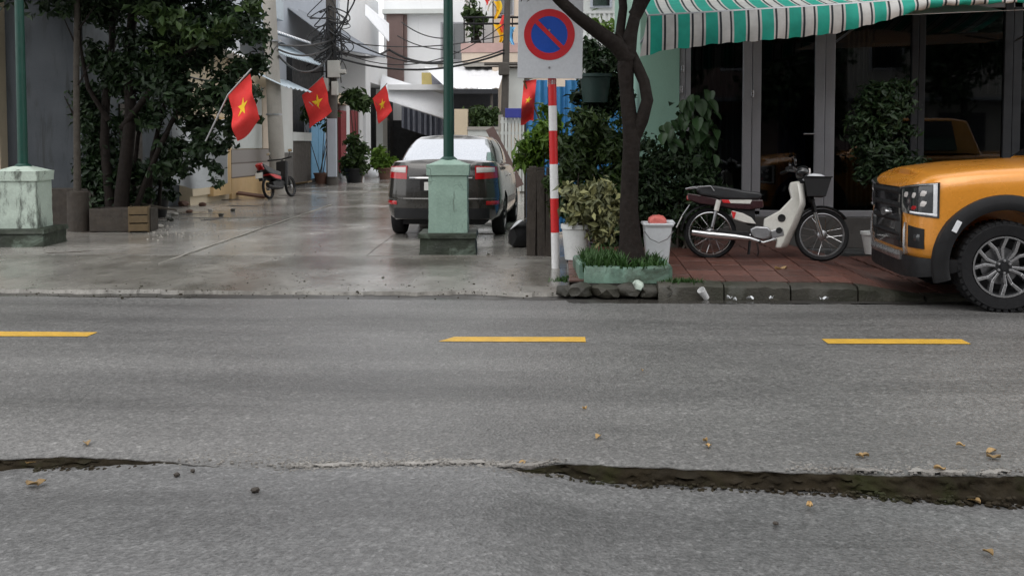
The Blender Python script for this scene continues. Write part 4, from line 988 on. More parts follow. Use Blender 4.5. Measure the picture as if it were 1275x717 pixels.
# ================================================================== STREET FURNITURE
def lamp_post(u, vb, ht, wp_, plw, plh, label, polem, bodym, plinthm, seed):
    b = P(u, vb, z=.05); z0 = .045
    t = thing('street_lamp', label, 'street lamp', (b.x, b.y, z0), R(3*seed))
    def block(w0, w1, za, zb_, n=10, rough=.006):
        m = MB()
        def sq(k, w_, z):
            s_ = 4*k; i = int(s_) % 4; f = s_-int(s_); c = [(-1,-1),(1,-1),(1,1),(-1,1)]; a, b2 = c[i], c[(i+1)%4]
            x, y = a[0]+(b2[0]-a[0])*f, a[1]+(b2[1]-a[1])*f; L = (x*x+y*y)**.5
            e = rough*fbm(x*3+seed*7, y*3+z*5, z*4)
            return ((x*w_/2)+x*e, (y*w_/2)+y*e, z)
        NN = 40; K = n+1
        for i in range(K):
            z = za+(zb_-za)*i/n; w_ = w0+(w1-w0)*i/n
            for k in range(NN): m.v.append(sq(k/NN, w_, z))
        for i in range(n):
            for k in range(NN): m.f.append((i*NN+k, i*NN+(k+1)%NN, (i+1)*NN+(k+1)%NN, (i+1)*NN+k))
        m.f += [tuple(range(NN-1,-1,-1)), tuple(n*NN+k for k in range(NN))]
        return m
    block(plw, plw*.94, -.02, plh, 6, .02).build('plinth', plinthm, t, world=False, smooth=50)
    block(plw*1.02, plw*.99, plh-.015, plh+.045, 4, .02).build('plinth_rim', plinthm, t, world=False, smooth=50)
    block(wp_, wp_*.985, plh+.02, ht-.13, 14, .008).build('pedestal', bodym, t, world=False, smooth=45)
    block(wp_*1.08, wp_*1.10, ht-.16, ht-.03, 4, .006).build('cap', bodym, t, world=False, smooth=45)
    block(wp_*1.09, wp_*.35, ht-.035, ht+.035, 5, .004).build('cap_top', bodym, t, world=False, smooth=60)
    MB().tube([(0,0,ht),(0,0,2),(0,0,6.0)], [.068,.064,.05], 20).build('pole', polem, t, world=False, smooth=50)
    MB().lathe([(.11,ht+.02),(.11,ht+.04),(.075,ht+.07)], Matrix(), 20).build('pole_flange', polem, t, world=False, smooth=40)
    MB().tube([(0,0,5.95),(0,-.3,6.3),(0,-1.0,6.5)], [.05,.04,.035], 12).build('arm', polem, t, world=False, smooth=50)
    MB().obox((0,-1.3,6.5),(.28,.7,.12),(R(5),0,0)).build('lamp_head', MT['steel'], t, world=False, bevel=.04)
    return t
lamp_post(559, 314, 1.16, .49, .72, .23, 'mint green concrete lamp pedestal with dark green pole in front of the sedan', MT['green_pole'], MT['mint_conc'], MT['mint_moss'], 1)
lamp_post(31, 304, 1.05, .55, .85, .20, 'pale green stained lamp pedestal with dark green pole beside the dark grey wall', MT['green_pole'], MT['pale_conc'], MT['mint_moss'], 2)

def no_parking():
    b = P(692, 334, z=.05); t = thing('no_parking_sign', 'square white no parking sign on a red and white striped post', 'road sign', (b.x, b.y, .035))
    s_ = FPX/b.y; top = P(685, -25, Y=b.y)
    dx = (top.x-b.x)/(top.z-.04)
    zs = [.0] + [1.45-(v-HZ)/s_-.035 for v in (289,246,203,160,128,98)]
    zs = [0]
    for v in (289.5,247,204.5,163,132,100): zs.append(P(690, v, Y=b.y).z-.035)
    zs += [2.06, 2.32, 2.58]
    for i in range(len(zs)-1):
        m = MB().tube([(dx*zs[i],0,zs[i]),(dx*zs[i+1],0,zs[i+1])], .047, 20)
        m.build('post_band', MT['white_paint'] if i % 2 == 0 else MT['red_paint'], t, world=False, smooth=40)
    a, c = P(645, 98, Y=b.y-.07), P(726, -14, Y=b.y-.07)
    cx, cz, w_, h_ = (a.x+c.x)/2-b.x, (a.z+c.z)/2-.035, c.x-a.x, c.z-a.z
    bd = MB().obox((cx,-.066,cz),(w_,.012,h_),(0,R(.8),0)).build('sign_board', MT['sign_white'], t, world=False, bevel=.004)
    q = P(684, 43.5, Y=b.y-.07); qx, qz = q.x-b.x, q.z-.035; Y1 = Matrix.Translation((qx,-.0725,qz)) @ Matrix.Rotation(math.pi/2,4,'X'); r = 31.2*b.y/FPX
    MB().lathe([(r,0),(r,.004),(r*.72,.004),(r*.72,0)], Y1, 64).build('red_ring', MT['sign_red'], t, world=False)
    MB().lathe([(r*.73,0),(r*.73,.002),(0,.002)], Y1, 64).build('blue_disc', MT['sign_blue'], t, world=False)
    MB().obox((qx,-.0775,qz),(r*1.5,.004,r*.17),(0,R(45),0)).build('red_slash', MT['sign_red'], t, world=False)
    for dz in (-.36, .05):
        MB().tube([(qx,-.074,qz+dz),(qx,-.08,qz+dz)], .012, 10).build('bolt', MT['steel'], t, world=False)
        MB().box(qx-.09, qx+.09, -.062, -.04, qz+dz-.02, qz+dz+.02).build('clamp', MT['steel'], t, world=False)
no_parking()

# ------------------------------------------------------------------ right tree in its planter
def right_tree():
    Y0 = 10.0; pp = lambda u, v, dy=0: P(u, v, Y=Y0+dy)
    b = pp(786, 322); base = (b.x, Y0, .15)
    t = thing('street_tree', 'dark forked tree trunk growing from the mint green planter', 'tree', base)
    tr = MB().tube([pp(786,326), pp(785,300), pp(783,262), pp(784,225), pp(786,190), pp(787,165), pp(783,140), pp(780,110), pp(779,85), pp(781,65), pp(786,40,.05), pp(792,15,.1), pp(800,-20,.2), pp(806,-120,.4)],
                   [.155,.11,.092,.086,.084,.09,.075,.07,.082,.088,.064,.056,.05,.04], 16)
    tr.build('trunk', MT['bark_dark'], t, smooth=60)
    MB().tube([pp(789,175), pp(799,150,-.03), pp(806,125,-.04), pp(802,102,-.03), pp(792,80), pp(784,62)], [.06,.066,.06,.056,.056,.05], 14).build('side_trunk', MT['bark_dark'], t, smooth=60)
    MB().tube([pp(783,75), pp(766,55,-.05), pp(742,38,-.12), pp(718,20,-.2), pp(696,0,-.28), pp(660,-40,-.4), pp(610,-110,-.5)], [.09,.08,.07,.06,.053,.046,.03], 12).build('limb', MT['bark_dark'], t, smooth=60)
    MB().tube([pp(776,70), pp(772,40,.1), pp(776,10,.15), pp(772,-40,.3), pp(760,-130,.4)], [.06,.048,.044,.04,.025], 10).build('limb', MT['bark_dark'], t, smooth=60)
    MB().tube([pp(790,20,.1), pp(803,-2,.1), pp(830,-40,0), pp(880,-110,-.1)], [.07,.06,.05,.03], 10).build('limb', MT['bark_dark'], t, smooth=60)
    MB().tube([pp(775,60), pp(770,48,-.06), pp(767,40,-.1)], [.05,.035,.01], 8).build('branch_stub', MT['bark_dark'], t, smooth=60)
    bl = blobs_around((b.x-.3, 9.9, 4.6), (2.1, 1.9, 1.1), 22, 5, .36) + blobs_around((b.x-1.1, 9.6, 3.75), (.7,.6,.35), 6, 8, .5)
    foliage('crown', bl, 12000, .13, MT['leaf_dark'], t, 11)
    foliage('hanging_leaves', [(pp(652,-8,-.35), (.13,.13,.09)), (pp(668,-16,-.3), (.2,.15,.10))], 70, .09, MT['leaf_dark'], t, 12)
right_tree()
def planter():
    a, c = P(727, 349, Y=9.66), P(832, 349, Y=9.66); x0, x1, y0, y1 = a.x, c.x, 9.66, 10.42; z0 = .135
    t = thing('tree_planter', 'low mint green concrete planter kerb round the tree', 'planter', ((x0+x1)/2, (y0+y1)/2, z0))
    def wall(p0, p1, th, h):
        p0, p1 = Vector(p0), Vector(p1); d = (p1-p0).normalized(); n = Vector((-d.y, d.x, 0)); L = (p1-p0).length; m = MB(); k = 14
        for i in range(k+1):
            s_ = L*i/k; hh = h + .016*fbm(s_*6+p0.x*5, p0.y) ; e = .008*fbm(s_*9, p0.x*3+p0.y)
            q = p0 + d*s_
            for o, z in ((-th/2, -.03), (-th/2+e, hh-.02), (-th/2+.02, hh), (th/2-.02, hh), (th/2, hh-.02), (th/2, -.03)):
                w3 = q + n*o; m.v.append((w3.x, w3.y, z0+z))
        for i in range(k):
            for j in range(6): m.f.append((i*6+j, i*6+(j+1)%6, (i+1)*6+(j+1)%6, (i+1)*6+j))
        m.f += [(5,4,3,2,1,0), tuple(k*6+j for j in range(6))]
        return m
    MT['planter'] = M('planter_concrete', (.15, .25, .195), .6, .3, 6, .6, 30, stain=(.04, .05, .032), sthr=.47)
    wall((x0,y0,0),(x1,y0,0),.09,.13).build('planter_wall', MT['planter'], t, smooth=45); wall((x0-.0,y0+.05,0),(x0-.05,y1,0),.09,.15).build('planter_wall', MT['planter'], t, smooth=45)
    wall((x1,y0+.05,0),(x1,y1,0),.09,.13).build('planter_wall', MT['planter'], t, smooth=45); wall((x0,y1,0),(x1,y1,0),.09,.12).build('planter_wall', MT['planter'], t, smooth=45)
    MB().grid(lambda a_, b_: (x0+(x1-x0)*a_, y0+(y1-y0)*b_, z0+.075+.03*fbm(a_*5, b_*5)), 16, 12).build('soil', MT['soil'], t, smooth=60)
    r_ = random.Random(4); m = MB(); tint = []
    for _ in range(1700):
        x = r_.uniform(x0-.02, x1-.02); y = r_.uniform(y0-.04, y1); dx_ = abs(x-(x0+x1)/2-.08)
        if r_.random() < .35 and x > x1-.3: continue
        h = r_.uniform(.06, .17)*(1.25 if x < (x0+x1)/2 else .9); a_ = r_.uniform(0, 6.28); l = r_.uniform(.02, .09); wd = r_.uniform(.005, .011)
        c_, s_ = math.cos(a_), math.sin(a_); b0 = Vector((x, y, z0+.07))
        p1 = b0+Vector((c_*l*.4, s_*l*.4, h*.65)); p2 = b0+Vector((c_*l*1.3, s_*l*1.3, h)); w3 = Vector((-s_, c_, 0))*wd
        m.add([b0-w3, b0+w3, p1+w3*.9, p1-w3*.9, p2], [(0,1,2,3),(3,2,4)])
    o = m.build('grass_tuft', MT['grass'], t, fix=False); o['kind'] = 'stuff'
planter()
# grass and moss on the kerb
def tuft(name, label, u, v, n, sx, h, seed, z=.13):
    c = P(u, v, z=z); r_ = random.Random(seed); m = MB()
    for _ in range(n):
        b0 = Vector((c.x+r_.gauss(0, sx), max(9.455, c.y+r_.gauss(0, .035)), z-.012)); a_ = r_.uniform(0, 6.28); hh = h*r_.uniform(.4, 1.2); l = hh*.6; wd = r_.uniform(.004, .009)
        q = Vector((math.cos(a_), math.sin(a_), 0)); w3 = Vector((-q.y, q.x, 0))*wd; m.add([b0-w3, b0+w3, b0+q*l+Vector((0,0,hh))], [(0,1,2)])
    return tag(m.build(name, MT['grass'], origin=tuple(c), fix=False), label, 'grass', kind='stuff')
tuft('grass_clump', 'short grass growing on the kerb right of the planter', 850, 351, 420, .09, .055, 3)
tuft('grass_clump', 'short grass growing at the planter corner near the sign post', 712, 349, 420, .07, .06, 4, .10)

# white bucket with pink bag
def bucket():
    b = P(817, 333, z=.15); t = thing('bucket', 'white square plastic bucket standing behind the planter', 'bucket', (b.x+.02, 10.62, pav_z(b.x,10.6)))
    k = Matrix.Rotation(math.pi/4, 4, 'Z'); n = 4
    m = MB().lathe([(.155,0),(.20,.40),(.225,.41),(.225,.44),(.19,.44),(.185,.40),(.15,.02),(0,.02)], k, 4)
    m.build('tub', MT['bag_white'], t, world=False, bevel=.02, smooth=40)
    MB().tube([(-.15,-.162,.36),(-.09,-.175,.28),(0,-.185,.24),(.09,-.175,.28),(.15,-.162,.36)], .005, 6).build('handle', MT['steel'], t, world=False, smooth=60)
    for i, (dx, dy, dz, s_) in enumerate([(-.03,-.02,.46,.09),(.06,.0,.46,.075)]):
        pass
    o = rock('pink_bag', (b.x+.02, 10.6, pav_z(b.x,10.6)+.45), (.125,.10,.065), MT['bag_pink'], None, 7); tag(o, 'pink plastic bag heaped in the white bucket', 'plastic bag')
    o = rock('white_bag', (b.x+.14, 10.6, pav_z(b.x,10.6)+.435), (.06,.08,.03), MT['bag_white'], None, 9); tag(o, 'small white plastic scrap beside the pink bag in the bucket', 'plastic bag')
bucket()

# timber stump / box by the sign
def stump():
    a, c = P(657, 318, z=.06), P(690, 318, z=.06); h = P(660, 207, Y=a.y).z-.05
    t = thing('timber_crate', 'tall dark weathered timber tree guard behind the striped sign post', 'tree guard', ((a.x+c.x)/2, a.y+.15, .045))
    w_ = c.x-a.x; r_ = random.Random(2)
    for s_ in range(4):
        for i in range(3):
            k = (i-1)*w_/3; hh = h*r_.uniform(.95, 1.0); M_ = Matrix.Rotation(s_*math.pi/2, 4, 'Z') @ Matrix.Translation((k, -w_/2, hh/2)) @ Matrix.Rotation(R(r_.uniform(-1,1)), 4, 'Y')
            m = MB().obox((0,0,0), (w_/3-.012, .03, hh)); m.v = [tuple(M_ @ Vector(p)) for p in m.v]; m.build('plank', MT['timber'], t, world=False, bevel=.004)
    MB().box(-w_/2+.03, w_/2-.03, -w_/2+.03, w_/2-.03, 0, h*.9).build('infill', MT['timber'], t, world=False)
    o = rock('rubbish_sack', (a.x-.13, a.y+1.1, .2), (.15,.16,.19), MT['black'], None, 5); tag(o, 'black rubbish sack lying behind the timber tree guard', 'rubbish sack')
    m = MB().slab(lambda i, j: (Vector((a.x-.26+.26*i, a.y+.88+.1*j, .30+.22*i*.9+.04*math.sin(i*5)*j)), Vector((0,-1,.4)).normalized()), 8, 4, .004)
    tag(m.build('paper_sheet', MT['bag_white'], origin=(a.x-.13, a.y+.9, .3)), 'white paper sheet lying on the black rubbish sack', 'paper')
stump()

# ------------------------------------------------------------------ shrubs and potted plants on the right
def pot(parent, c, r0, r1, h, mat, name='pot'):
    MB().lathe([(r0*.98,0),(r1*.97,h*.86),(r1*1.06,h*.88),(r1*1.06,h),(r1*.9,h),(r1*.86,h*.9),(0,h*.9)], Matrix.Translation(c), 24).build(name, mat, parent, smooth=40)
def pz(x, y): return pav_z(x, y) if x > PX0 else .05
def variegated():
    b = P(716, 322, z=.14); t = thing('potted_plant', 'variegated pale leaved plant in a white bucket pot beside the sign post', 'potted plant', (b.x, 10.9, pz(b.x,10.9)))
    pot(t, (b.x, 10.9, pz(b.x,10.9)), .12, .155, .38, MT['white_pot'])
    q = lambda u, v, y=10.75: P(u, v, Y=y)
    for i, (u, v) in enumerate([(712,240),(730,250),(745,245),(740,275),(755,285),(715,262),(760,255),(735,292)]):
        MB().tube([(b.x, 10.9, .45), tuple(q(u, v)*.5+Vector((b.x,10.9,.5))*.5+Vector((0,0,.06))), tuple(q(u, v))], .008, 5).build('stem', MT['bark_pale'], t)
    bl = [(q(u, v, 10.75+dy), (r,r,r*.8)) for u, v, r, dy in [(712,240,.13,.1),(728,243,.12,-.05),(748,238,.14,0),(742,258,.14,-.1),(716,262,.11,0),(757,275,.13,0),(735,275,.11,.1),(750,292,.12,0),(765,258,.12,.1),(712,275,.07,0)]]
    foliage('leaves', bl, 1100, .12, MT['leaf_pale'], t, 21, aspect=.42, droop=.6)
variegated()
def shrub(label, c, blobs, n, size, mat, seed, stems=5, aspect=.45, group=None, name='shrub', potr=None, top=None, droop=.25, potm='clay'):
    t = thing(name, label, 'shrub' if not potr else 'potted plant', tuple(c), group=group)
    z0 = c[2]
    if potr: pot(t, c, potr*.75, potr, potr*1.5, MT[potm]); z0 += potr*1.3
    r_ = random.Random(seed)
    for i in range(stems):
        q = Vector(blobs[r_.randrange(len(blobs))][0]); b0 = Vector((c[0]+r_.uniform(-.08,.08), c[1]+r_.uniform(-.08,.08), z0-.02)); md = b0*.5+q*.5+Vector((0,0,.1))
        MB().tube([b0, md, q], [.018,.013,.006], 6).build('stem', MT['bark_pale'], t, smooth=50)
    foliage('leaves', blobs, n, size, mat, t, seed, aspect, droop); return t
q = lambda u, v, y: P(u, v, Y=y)
PXM = 1250.
def bl_px(lst, Y):
    out = []; q_ = random.Random(int(lst[0][0]*7+lst[0][1]))
    for u, v, r, dy in lst:
        for k in range(5):
            a = q_.uniform(0, 6.283); o_ = r*q_.uniform(.1, .95); rr = r*q_.uniform(.4, .85)*Y/PXM
            out.append((P(u+o_*math.cos(a), v+o_*math.sin(a), Y=Y+dy+q_.uniform(-.5,.5)*r*Y/PXM), (rr, rr*.9, rr*q_.uniform(.6, 1.1))))
    return out
shrub('tall leafy green bush behind the striped sign post', (P(720,300,Y=12.1).x, 12.1, .17),
      bl_px([(735,150,26,0),(715,175,24,0),(748,180,24,0),(728,205,26,-.1),(760,210,24,0),(705,215,18,0),(742,232,24,0),(765,240,20,0),(772,190,18,.1),(712,240,18,.1),(735,262,22,0),(690,225,16,.2),(760,270,22,.1),(700,262,16,.2),(775,285,20,.2),(750,300,18,.2),(770,225,22,.2),(780,160,16,.3),(700,190,16,.2)], 12.0), 9500, .12, MT['leaf_mid'], 31, 9, .36)
shrub('lime edged leafy plant beside the car and the timber tree guard', (P(665,300,Y=13.6).x, 13.6, .05),
      bl_px([(668,175,18,0),(658,190,16,0),(682,165,16,.1),(676,195,16,0),(664,205,14,0),(690,185,14,.1),(684,140,12,.2)], 13.5), 1500, .15, MT['leaf_lime'], 32, 6, .34, droop=.5)
shrub('dark green creeper mass hanging behind the tree fork', (P(745,120,Y=13.4).x, 13.45, .2),
      bl_px([(745,70,20,0),(738,90,20,0),(760,85,20,0),(750,110,22,0),(735,118,18,0),(765,118,18,0),(748,135,18,0),(735,60,14,0)], 13.4), 4200, .12, MT['leaf_dark'], 33, 3, .4)
shrub('dark low shrub below the glass window behind the motorbike seat', (P(850,290,Y=12.0).x, 12.0, .2),
      bl_px([(815,185,18,0),(830,200,24,0),(812,215,24,0),(850,215,26,0),(830,240,28,0),(865,240,24,0),(805,245,22,0),(880,215,18,.1),(845,262,26,0),(812,272,22,.1),(875,262,22,.1),(800,200,14,.1),(890,245,20,.1),(895,275,18,.2),(825,285,24,.1),(850,290,22,.1),(790,225,20,.3),(790,260,20,.3),(795,285,18,.3)], 12.0), 15000, .085, MT['leaf_dark'], 34, 9, .4)
def broadleaf():
    c = (P(868,290,Y=11.9).x, 12.25, .2); t = thing('broadleaf_plant', 'climbing plant with large glossy leaves against the window frame', 'plant', c)
    sp_ = [(862,118),(872,124),(856,135),(880,135),(868,145),(850,150),(885,150),(862,160),(876,165),(848,162),(868,178),(856,176),(884,172),(845,148),(892,160),(872,190),(858,192),(838,165),(832,152),(866,132),(878,112),(855,125),(888,140),(846,175),(880,182),(868,152),(852,142),(860,168)]
    def lf(a, b):
        s_ = b*2-1; wd = .5*math.sin(math.pi*min(1, a*.94+.05))**.7*(1-.35*a); return Vector((s_*wd, a, -.25*a*a + .35*abs(s_)*wd)), Vector((0,0,1))
    m = MB().slab(lf, 6, 4, .012); f0 = None; r_ = random.Random(8)
    qq = random.Random(5); sp_ = sp_ + [(u+qq.uniform(-9,9), v+qq.uniform(-4,16)) for u, v in sp_] + [(u+qq.uniform(-14,10), v+qq.uniform(0,24)) for u, v in sp_[:20]]
    for i, (u, v) in enumerate(sp_):
        p = P(u, v, Y=12.0+r_.uniform(-.12, .18))
        if f0 is None: o = m.build('leaf', MT['leaf_gloss'], t, world=False, smooth=60); f0 = o
        else: o = f0.copy(); COL.objects.link(o); o.parent = t
        o.location = p-Vector(c); s_ = r_.uniform(.13, .21); o.scale = (s_*.8, s_, s_)
        o.rotation_euler = (R(r_.uniform(-75, -30)), R(r_.uniform(-25, 25)), R(r_.uniform(120, 240)))
    for k in range(4):
        MB().tube([c, (c[0]+.05*k-.1, c[1]-.1, .9), tuple(P(sp_[k*3][0], sp_[k*3][1]+10, Y=12.1))], .012, 6).build('stem', MT['bark_pale'], t, smooth=50)
    foliage('leaves', bl_px([(868,150,22,.1),(880,190,20,.1),(860,180,20,.1),(870,220,20,.15)], 12.1), 500, .12, MT['leaf_dark'], t, 9, .6)
broadleaf()
shrub('tall dark bush in a white pot before the glass front beside the pickup', (P(1093,292,Y=11.7).x, 11.75, .17),
      bl_px([(1092,205,24,0),(1085,170,24,0),(1105,180,26,0),(1090,140,24,0),(1112,150,24,0),(1098,115,20,0),(1120,200,24,0),(1078,125,14,0),(1120,120,16,.1)], 11.7), 7000, .095, MT['leaf_dark'], 36, 8, .4, potr=.17, potm='white_pot', name='potted_plant')
MB_ = None

# ================================================================== SHOP ON THE RIGHT
SY = 13.2
def rectY(u0, v0, u1, v1, Y):
    a, c = P(u0, v1, Y=Y), P(u1, v0, Y=Y); return a.x, c.x, a.z, c.z
def shop():
    xl = P(797, 100, Y=SY).x; t = thing('shop_house', 'mint green shop house with wide glass front under the striped awning', 'building', ((xl+9)/2, SY+3, .1))
    zf = P(1000, 268, Y=SY).z
    xd0 = P(860, 100, Y=SY).x
    MB().box(xl, P(846, 100, Y=SY).x, SY, SY+.22, .1, 7.0).build('wall', MT['mint_wall'], t)
    MB().box(xl, xl+.2, SY+.22, SY+6, .1, 7.0).build('wall', MT['mint_wall'], t)
    MB().box(P(846, 100, Y=SY).x, 12, SY, SY+.22, 3.25, 7.0).build('wall', MT['mint_wall'], t)
    MB().box(11.8, 12, SY+.22, SY+6, .1, 7).build('wall', MT['mint_wall'], t)
    MB().box(xd0, 12, SY-.02, SY+.25, .08, zf-.02).build('plinth', MT['plinth'], t, bevel=.01)
    MB().box(xl+.2, 11.8, SY+.22, SY+5.8, zf-.1, zf-.03).build('shop_floor', MT['plinth'], t)
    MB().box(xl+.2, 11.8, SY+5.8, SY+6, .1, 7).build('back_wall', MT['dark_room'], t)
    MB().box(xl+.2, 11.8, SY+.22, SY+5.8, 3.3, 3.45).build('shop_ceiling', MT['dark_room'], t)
    MB().box(xl-.15, 12.1, SY-.15, SY+6.1, 7, 7.25).build('roof', MT['pale_wall'], t)
    # frames
    def post(u0, u1, name='door_frame', fm='frame'):
        a, b = P(u0, 150, Y=SY).x, P(u1, 150, Y=SY).x; mid = (a+b)/2
        MB().box(a, mid-.004, SY+.02, SY+.10, zf, 3.25).build(name, MT[fm], t, bevel=.006); MB().box(mid+.004, b, SY+.03, SY+.11, zf, 3.25).build(name, MT[fm], t, bevel=.006)
    post(846, 860); post(925, 948); post(1015, 1040); post(1135, 1152, 'dark_frame', 'roof_black'); post(1250, 1272, 'dark_frame', 'roof_black')
    for k in range(3): a = 4.9+1.6*k+2.2; MB().box(a, a+.2, SY+.02, SY+.10, zf, 3.25).build('door_frame', MT['frame'], t, bevel=.006)
    MB().box(xd0, 11.8, SY+.03, SY+.09, zf-.02, zf+.06).build('sill_rail', MT['frame'], t, bevel=.006)
    MB().box(xd0, 11.8, SY+.03, SY+.09, 3.18, 3.25).build('head_rail', MT['frame'], t, bevel=.006)
    cuts_ = [860, 925, 948, 1015, 1040, 1135, 1152, 1250]
    for k in range(0, 8, 2):
        a, b = P(cuts_[k], 150, Y=SY).x, P(cuts_[k+1], 150, Y=SY).x; MB().box(a, b, SY+.055, SY+.063, zf+.06, 3.18).build('glass_pane', MT['shop_glass'], t)
    a = P(1272, 150, Y=SY).x
    for k in range(3): b = 4.9+1.6*k+2.2; MB().box(a, b, SY+.055, SY+.063, zf+.06, 3.18).build('glass_pane', MT['shop_glass'], t); a = b+.2
    h = P(1008, 167, Y=SY); MB().tube([(h.x+.05,SY+.02,h.z),(h.x+.05,SY-.05,h.z),(h.x-.09,SY-.05,h.z)], .011, 8).build('door_handle', MT['chrome'], t, smooth=50)
    for u, v in ((937,117),(850,86),(848,112)):
        h = P(u, v, Y=SY); MB().obox((h.x,SY+.005,h.z),(.035,.03,.10)).build('hinge', MT['alu'], t, bevel=.006)
    # upper storey windows and side
    for x in (2.6, 5.0, 7.4):
        w_ = MB().box(x, x+1.3, SY-.03, SY+.04, 4.5, 6.0).build('window', MT['frame'], t); MB().box(x+.08, x+1.22, SY-.045, SY-.032, 4.58, 5.92).build('pane', MT['car_glass'], w_)
    # lattice gate and curtain behind the glass
    def slats(name, label, u0, u1, n, mat, dy):
        q = thing(name, label, 'gate' if 'gate' in name else 'curtain', (P((u0+u1)/2,150,Y=SY).x, SY+dy, zf-.03))
        for i in range(n):
            x = P(u0+(u1-u0)*(i+.5)/n, 150, Y=SY).x; MB().box(x-.012, x+.012, SY+dy-.01, SY+dy+.01, zf-.03, 3.1).build('slat', mat, q)
        x0_, x1_ = P(u0,150,Y=SY).x, P(u1,150,Y=SY).x
        for zz in (zf+.1, 2.95): MB().box(x0_, x1_, SY+dy+.012, SY+dy+.03, zz, zz+.04).build('rail', mat, q)
    slats('folding_gate', 'folding metal gate behind the glass by the window frame with hinges', 868, 922, 7, MT['curtain'], .35)
    slats('folding_gate', 'folding metal gate behind the glass beside the door with the handle', 1062, 1100, 6, MT['curtain'], .35)
    def hang(name, label, u0, u1, v0, v1, mat, dy, cat):
        x0_, x1_ = P(u0,150,Y=SY+dy).x, P(u1,150,Y=SY+dy).x; z1, z0 = P(900, v0, Y=SY+dy).z, P(900, v1, Y=SY+dy).z
        m = MB().slab(lambda a, b: (Vector((x0_+(x1_-x0_)*a, SY+dy+.06*math.sin(a*14)+.03*math.sin(a*31), z0+(z1-z0)*b)), Vector((0,-1,0))), 30, 4, .01)
        tag(m.build(name, mat, origin=((x0_+x1_)/2, SY+dy, z0)), label, cat)
    hang('blue_curtain', 'dark blue cloth hanging inside behind the motorbike handlebar', 968, 1004, 110, 262, MT['blue_cloth'], .8, 'curtain')
    hang('white_sheet', 'pale cloth sheet hanging inside behind the tall potted bush', 1108, 1150, 62, 112, MT['curtain'], 1.0, 'sheet')
    hang('white_sheet', 'pale cloth hung inside above the pickup bonnet', 1222, 1262, 68, 118, MT['curtain'], 1.0, 'sheet')
    # shop furniture glimpsed inside
    x = P(1060, 200, Y=SY+1.5).x
    c = thing('shop_counter', 'low counter inside the shop behind the glass door', 'counter', (x, SY+2, zf-.03)); MB().box(x-.5, x+.9, SY+1.7, SY+2.2, zf-.03, zf+.78).build('cabinet', MT['dark_room'], c); MB().box(x-.55, x+.95, SY+1.65, SY+2.25, zf+.78, zf+.83).build('worktop', MT['curtain'], c)
shop()
def awning():
    # roller canopy, front bar rising to the right, valance hanging from it
    Yb = 11.15
    bar = [P(806, 21, Y=Yb), P(1026, 8, Y=Yb), P(1166, -2, Y=Yb), P(1420, -14, Y=Yb)]
    t = thing('striped_awning', 'green and white striped canvas awning over the shop front', 'awning', ((bar[0].x+bar[-1].x)/2, SY, 3.2))
    bx = [p.x for p in bar]; bz = [p.z for p in bar]
    bar_z = lambda x: float(np.interp(x, bx, bz))
    x0, x1 = bx[0], bx[-1]
    def top(a, b):
        x = x0+(x1-x0)*a; z0_ = bar_z(x); z = z0_ + (3.75-z0_)*b - .12*math.sin(math.pi*b) + .02*math.sin(x*3)*math.sin(math.pi*b); y = Yb+(SY-Yb)*b
        return Vector((x, y, z)), Vector((0,-.5,.8)).normalized()
    MB().slab(top, 70, 12, .006).build('canopy', MT['awning'], t, smooth=60)
    vb = [(790,72),(800,71),(830,62),(860,60),(880,56),(940,52),(1000,46),(1040,42),(1080,32),(1110,24),(1140,14),(1175,8),(1275,4),(1420,-2)]
    def val(a, b):
        u = 796+(1420-796)*a; vlow = float(np.interp(u, [p[0] for p in vb], [p[1] for p in vb])); yy = Yb-.03
        p1 = P(u, vlow, Y=yy); zt_ = bar_z(p1.x) if p1.x > x0 else bz[0]
        z = zt_ + (p1.z-zt_)*b; x = p1.x if p1.x > x0 else x0 - (x0-p1.x)*b
        return Vector((x, yy - .05*math.sin(b*2.5) + .022*math.sin(u*.11)*b + .03*b*math.sin(u*.037+2), z + .006*math.sin(u*.3)*b)), Vector((0,-1,.1)).normalized()
    MB().slab(val, 160, 8, .004).build('valance', MT['awning'], t, smooth=60)
    MB().tube([p+Vector((0,.0,0)) for p in bar], .022, 12).build('front_bar', MT['steel'], t, smooth=50)
    MB().tube([(x0,SY-.06,3.78),(x1,SY-.06,3.78)], .05, 14).build('roller', MT['steel'], t, smooth=50)
    for x in (x0+.1, x0+2.6, x1-.4):
        MB().tube([(x,SY-.02,2.75),(x,Yb+.02,bar_z(x)-.01)], .014, 8).build('arm', MT['steel'], t, smooth=50)
    # loose white lining that sags under the canopy
    a0 = P(1106, 24, Y=Yb+.1); 
    def lin(a, b):
        u = 1100+(1430-1100)*a; v = 20-12*b*math.sin(math.pi*min(1, a*2.2)) - 14*a; p = P(u, v, Y=Yb+.06+.7*b); return p, Vector((0,-.2,1)).normalized()
    MB().slab(lin, 40, 6, .004).build('lining', MT['white_paint'], t, smooth=60)
awning()

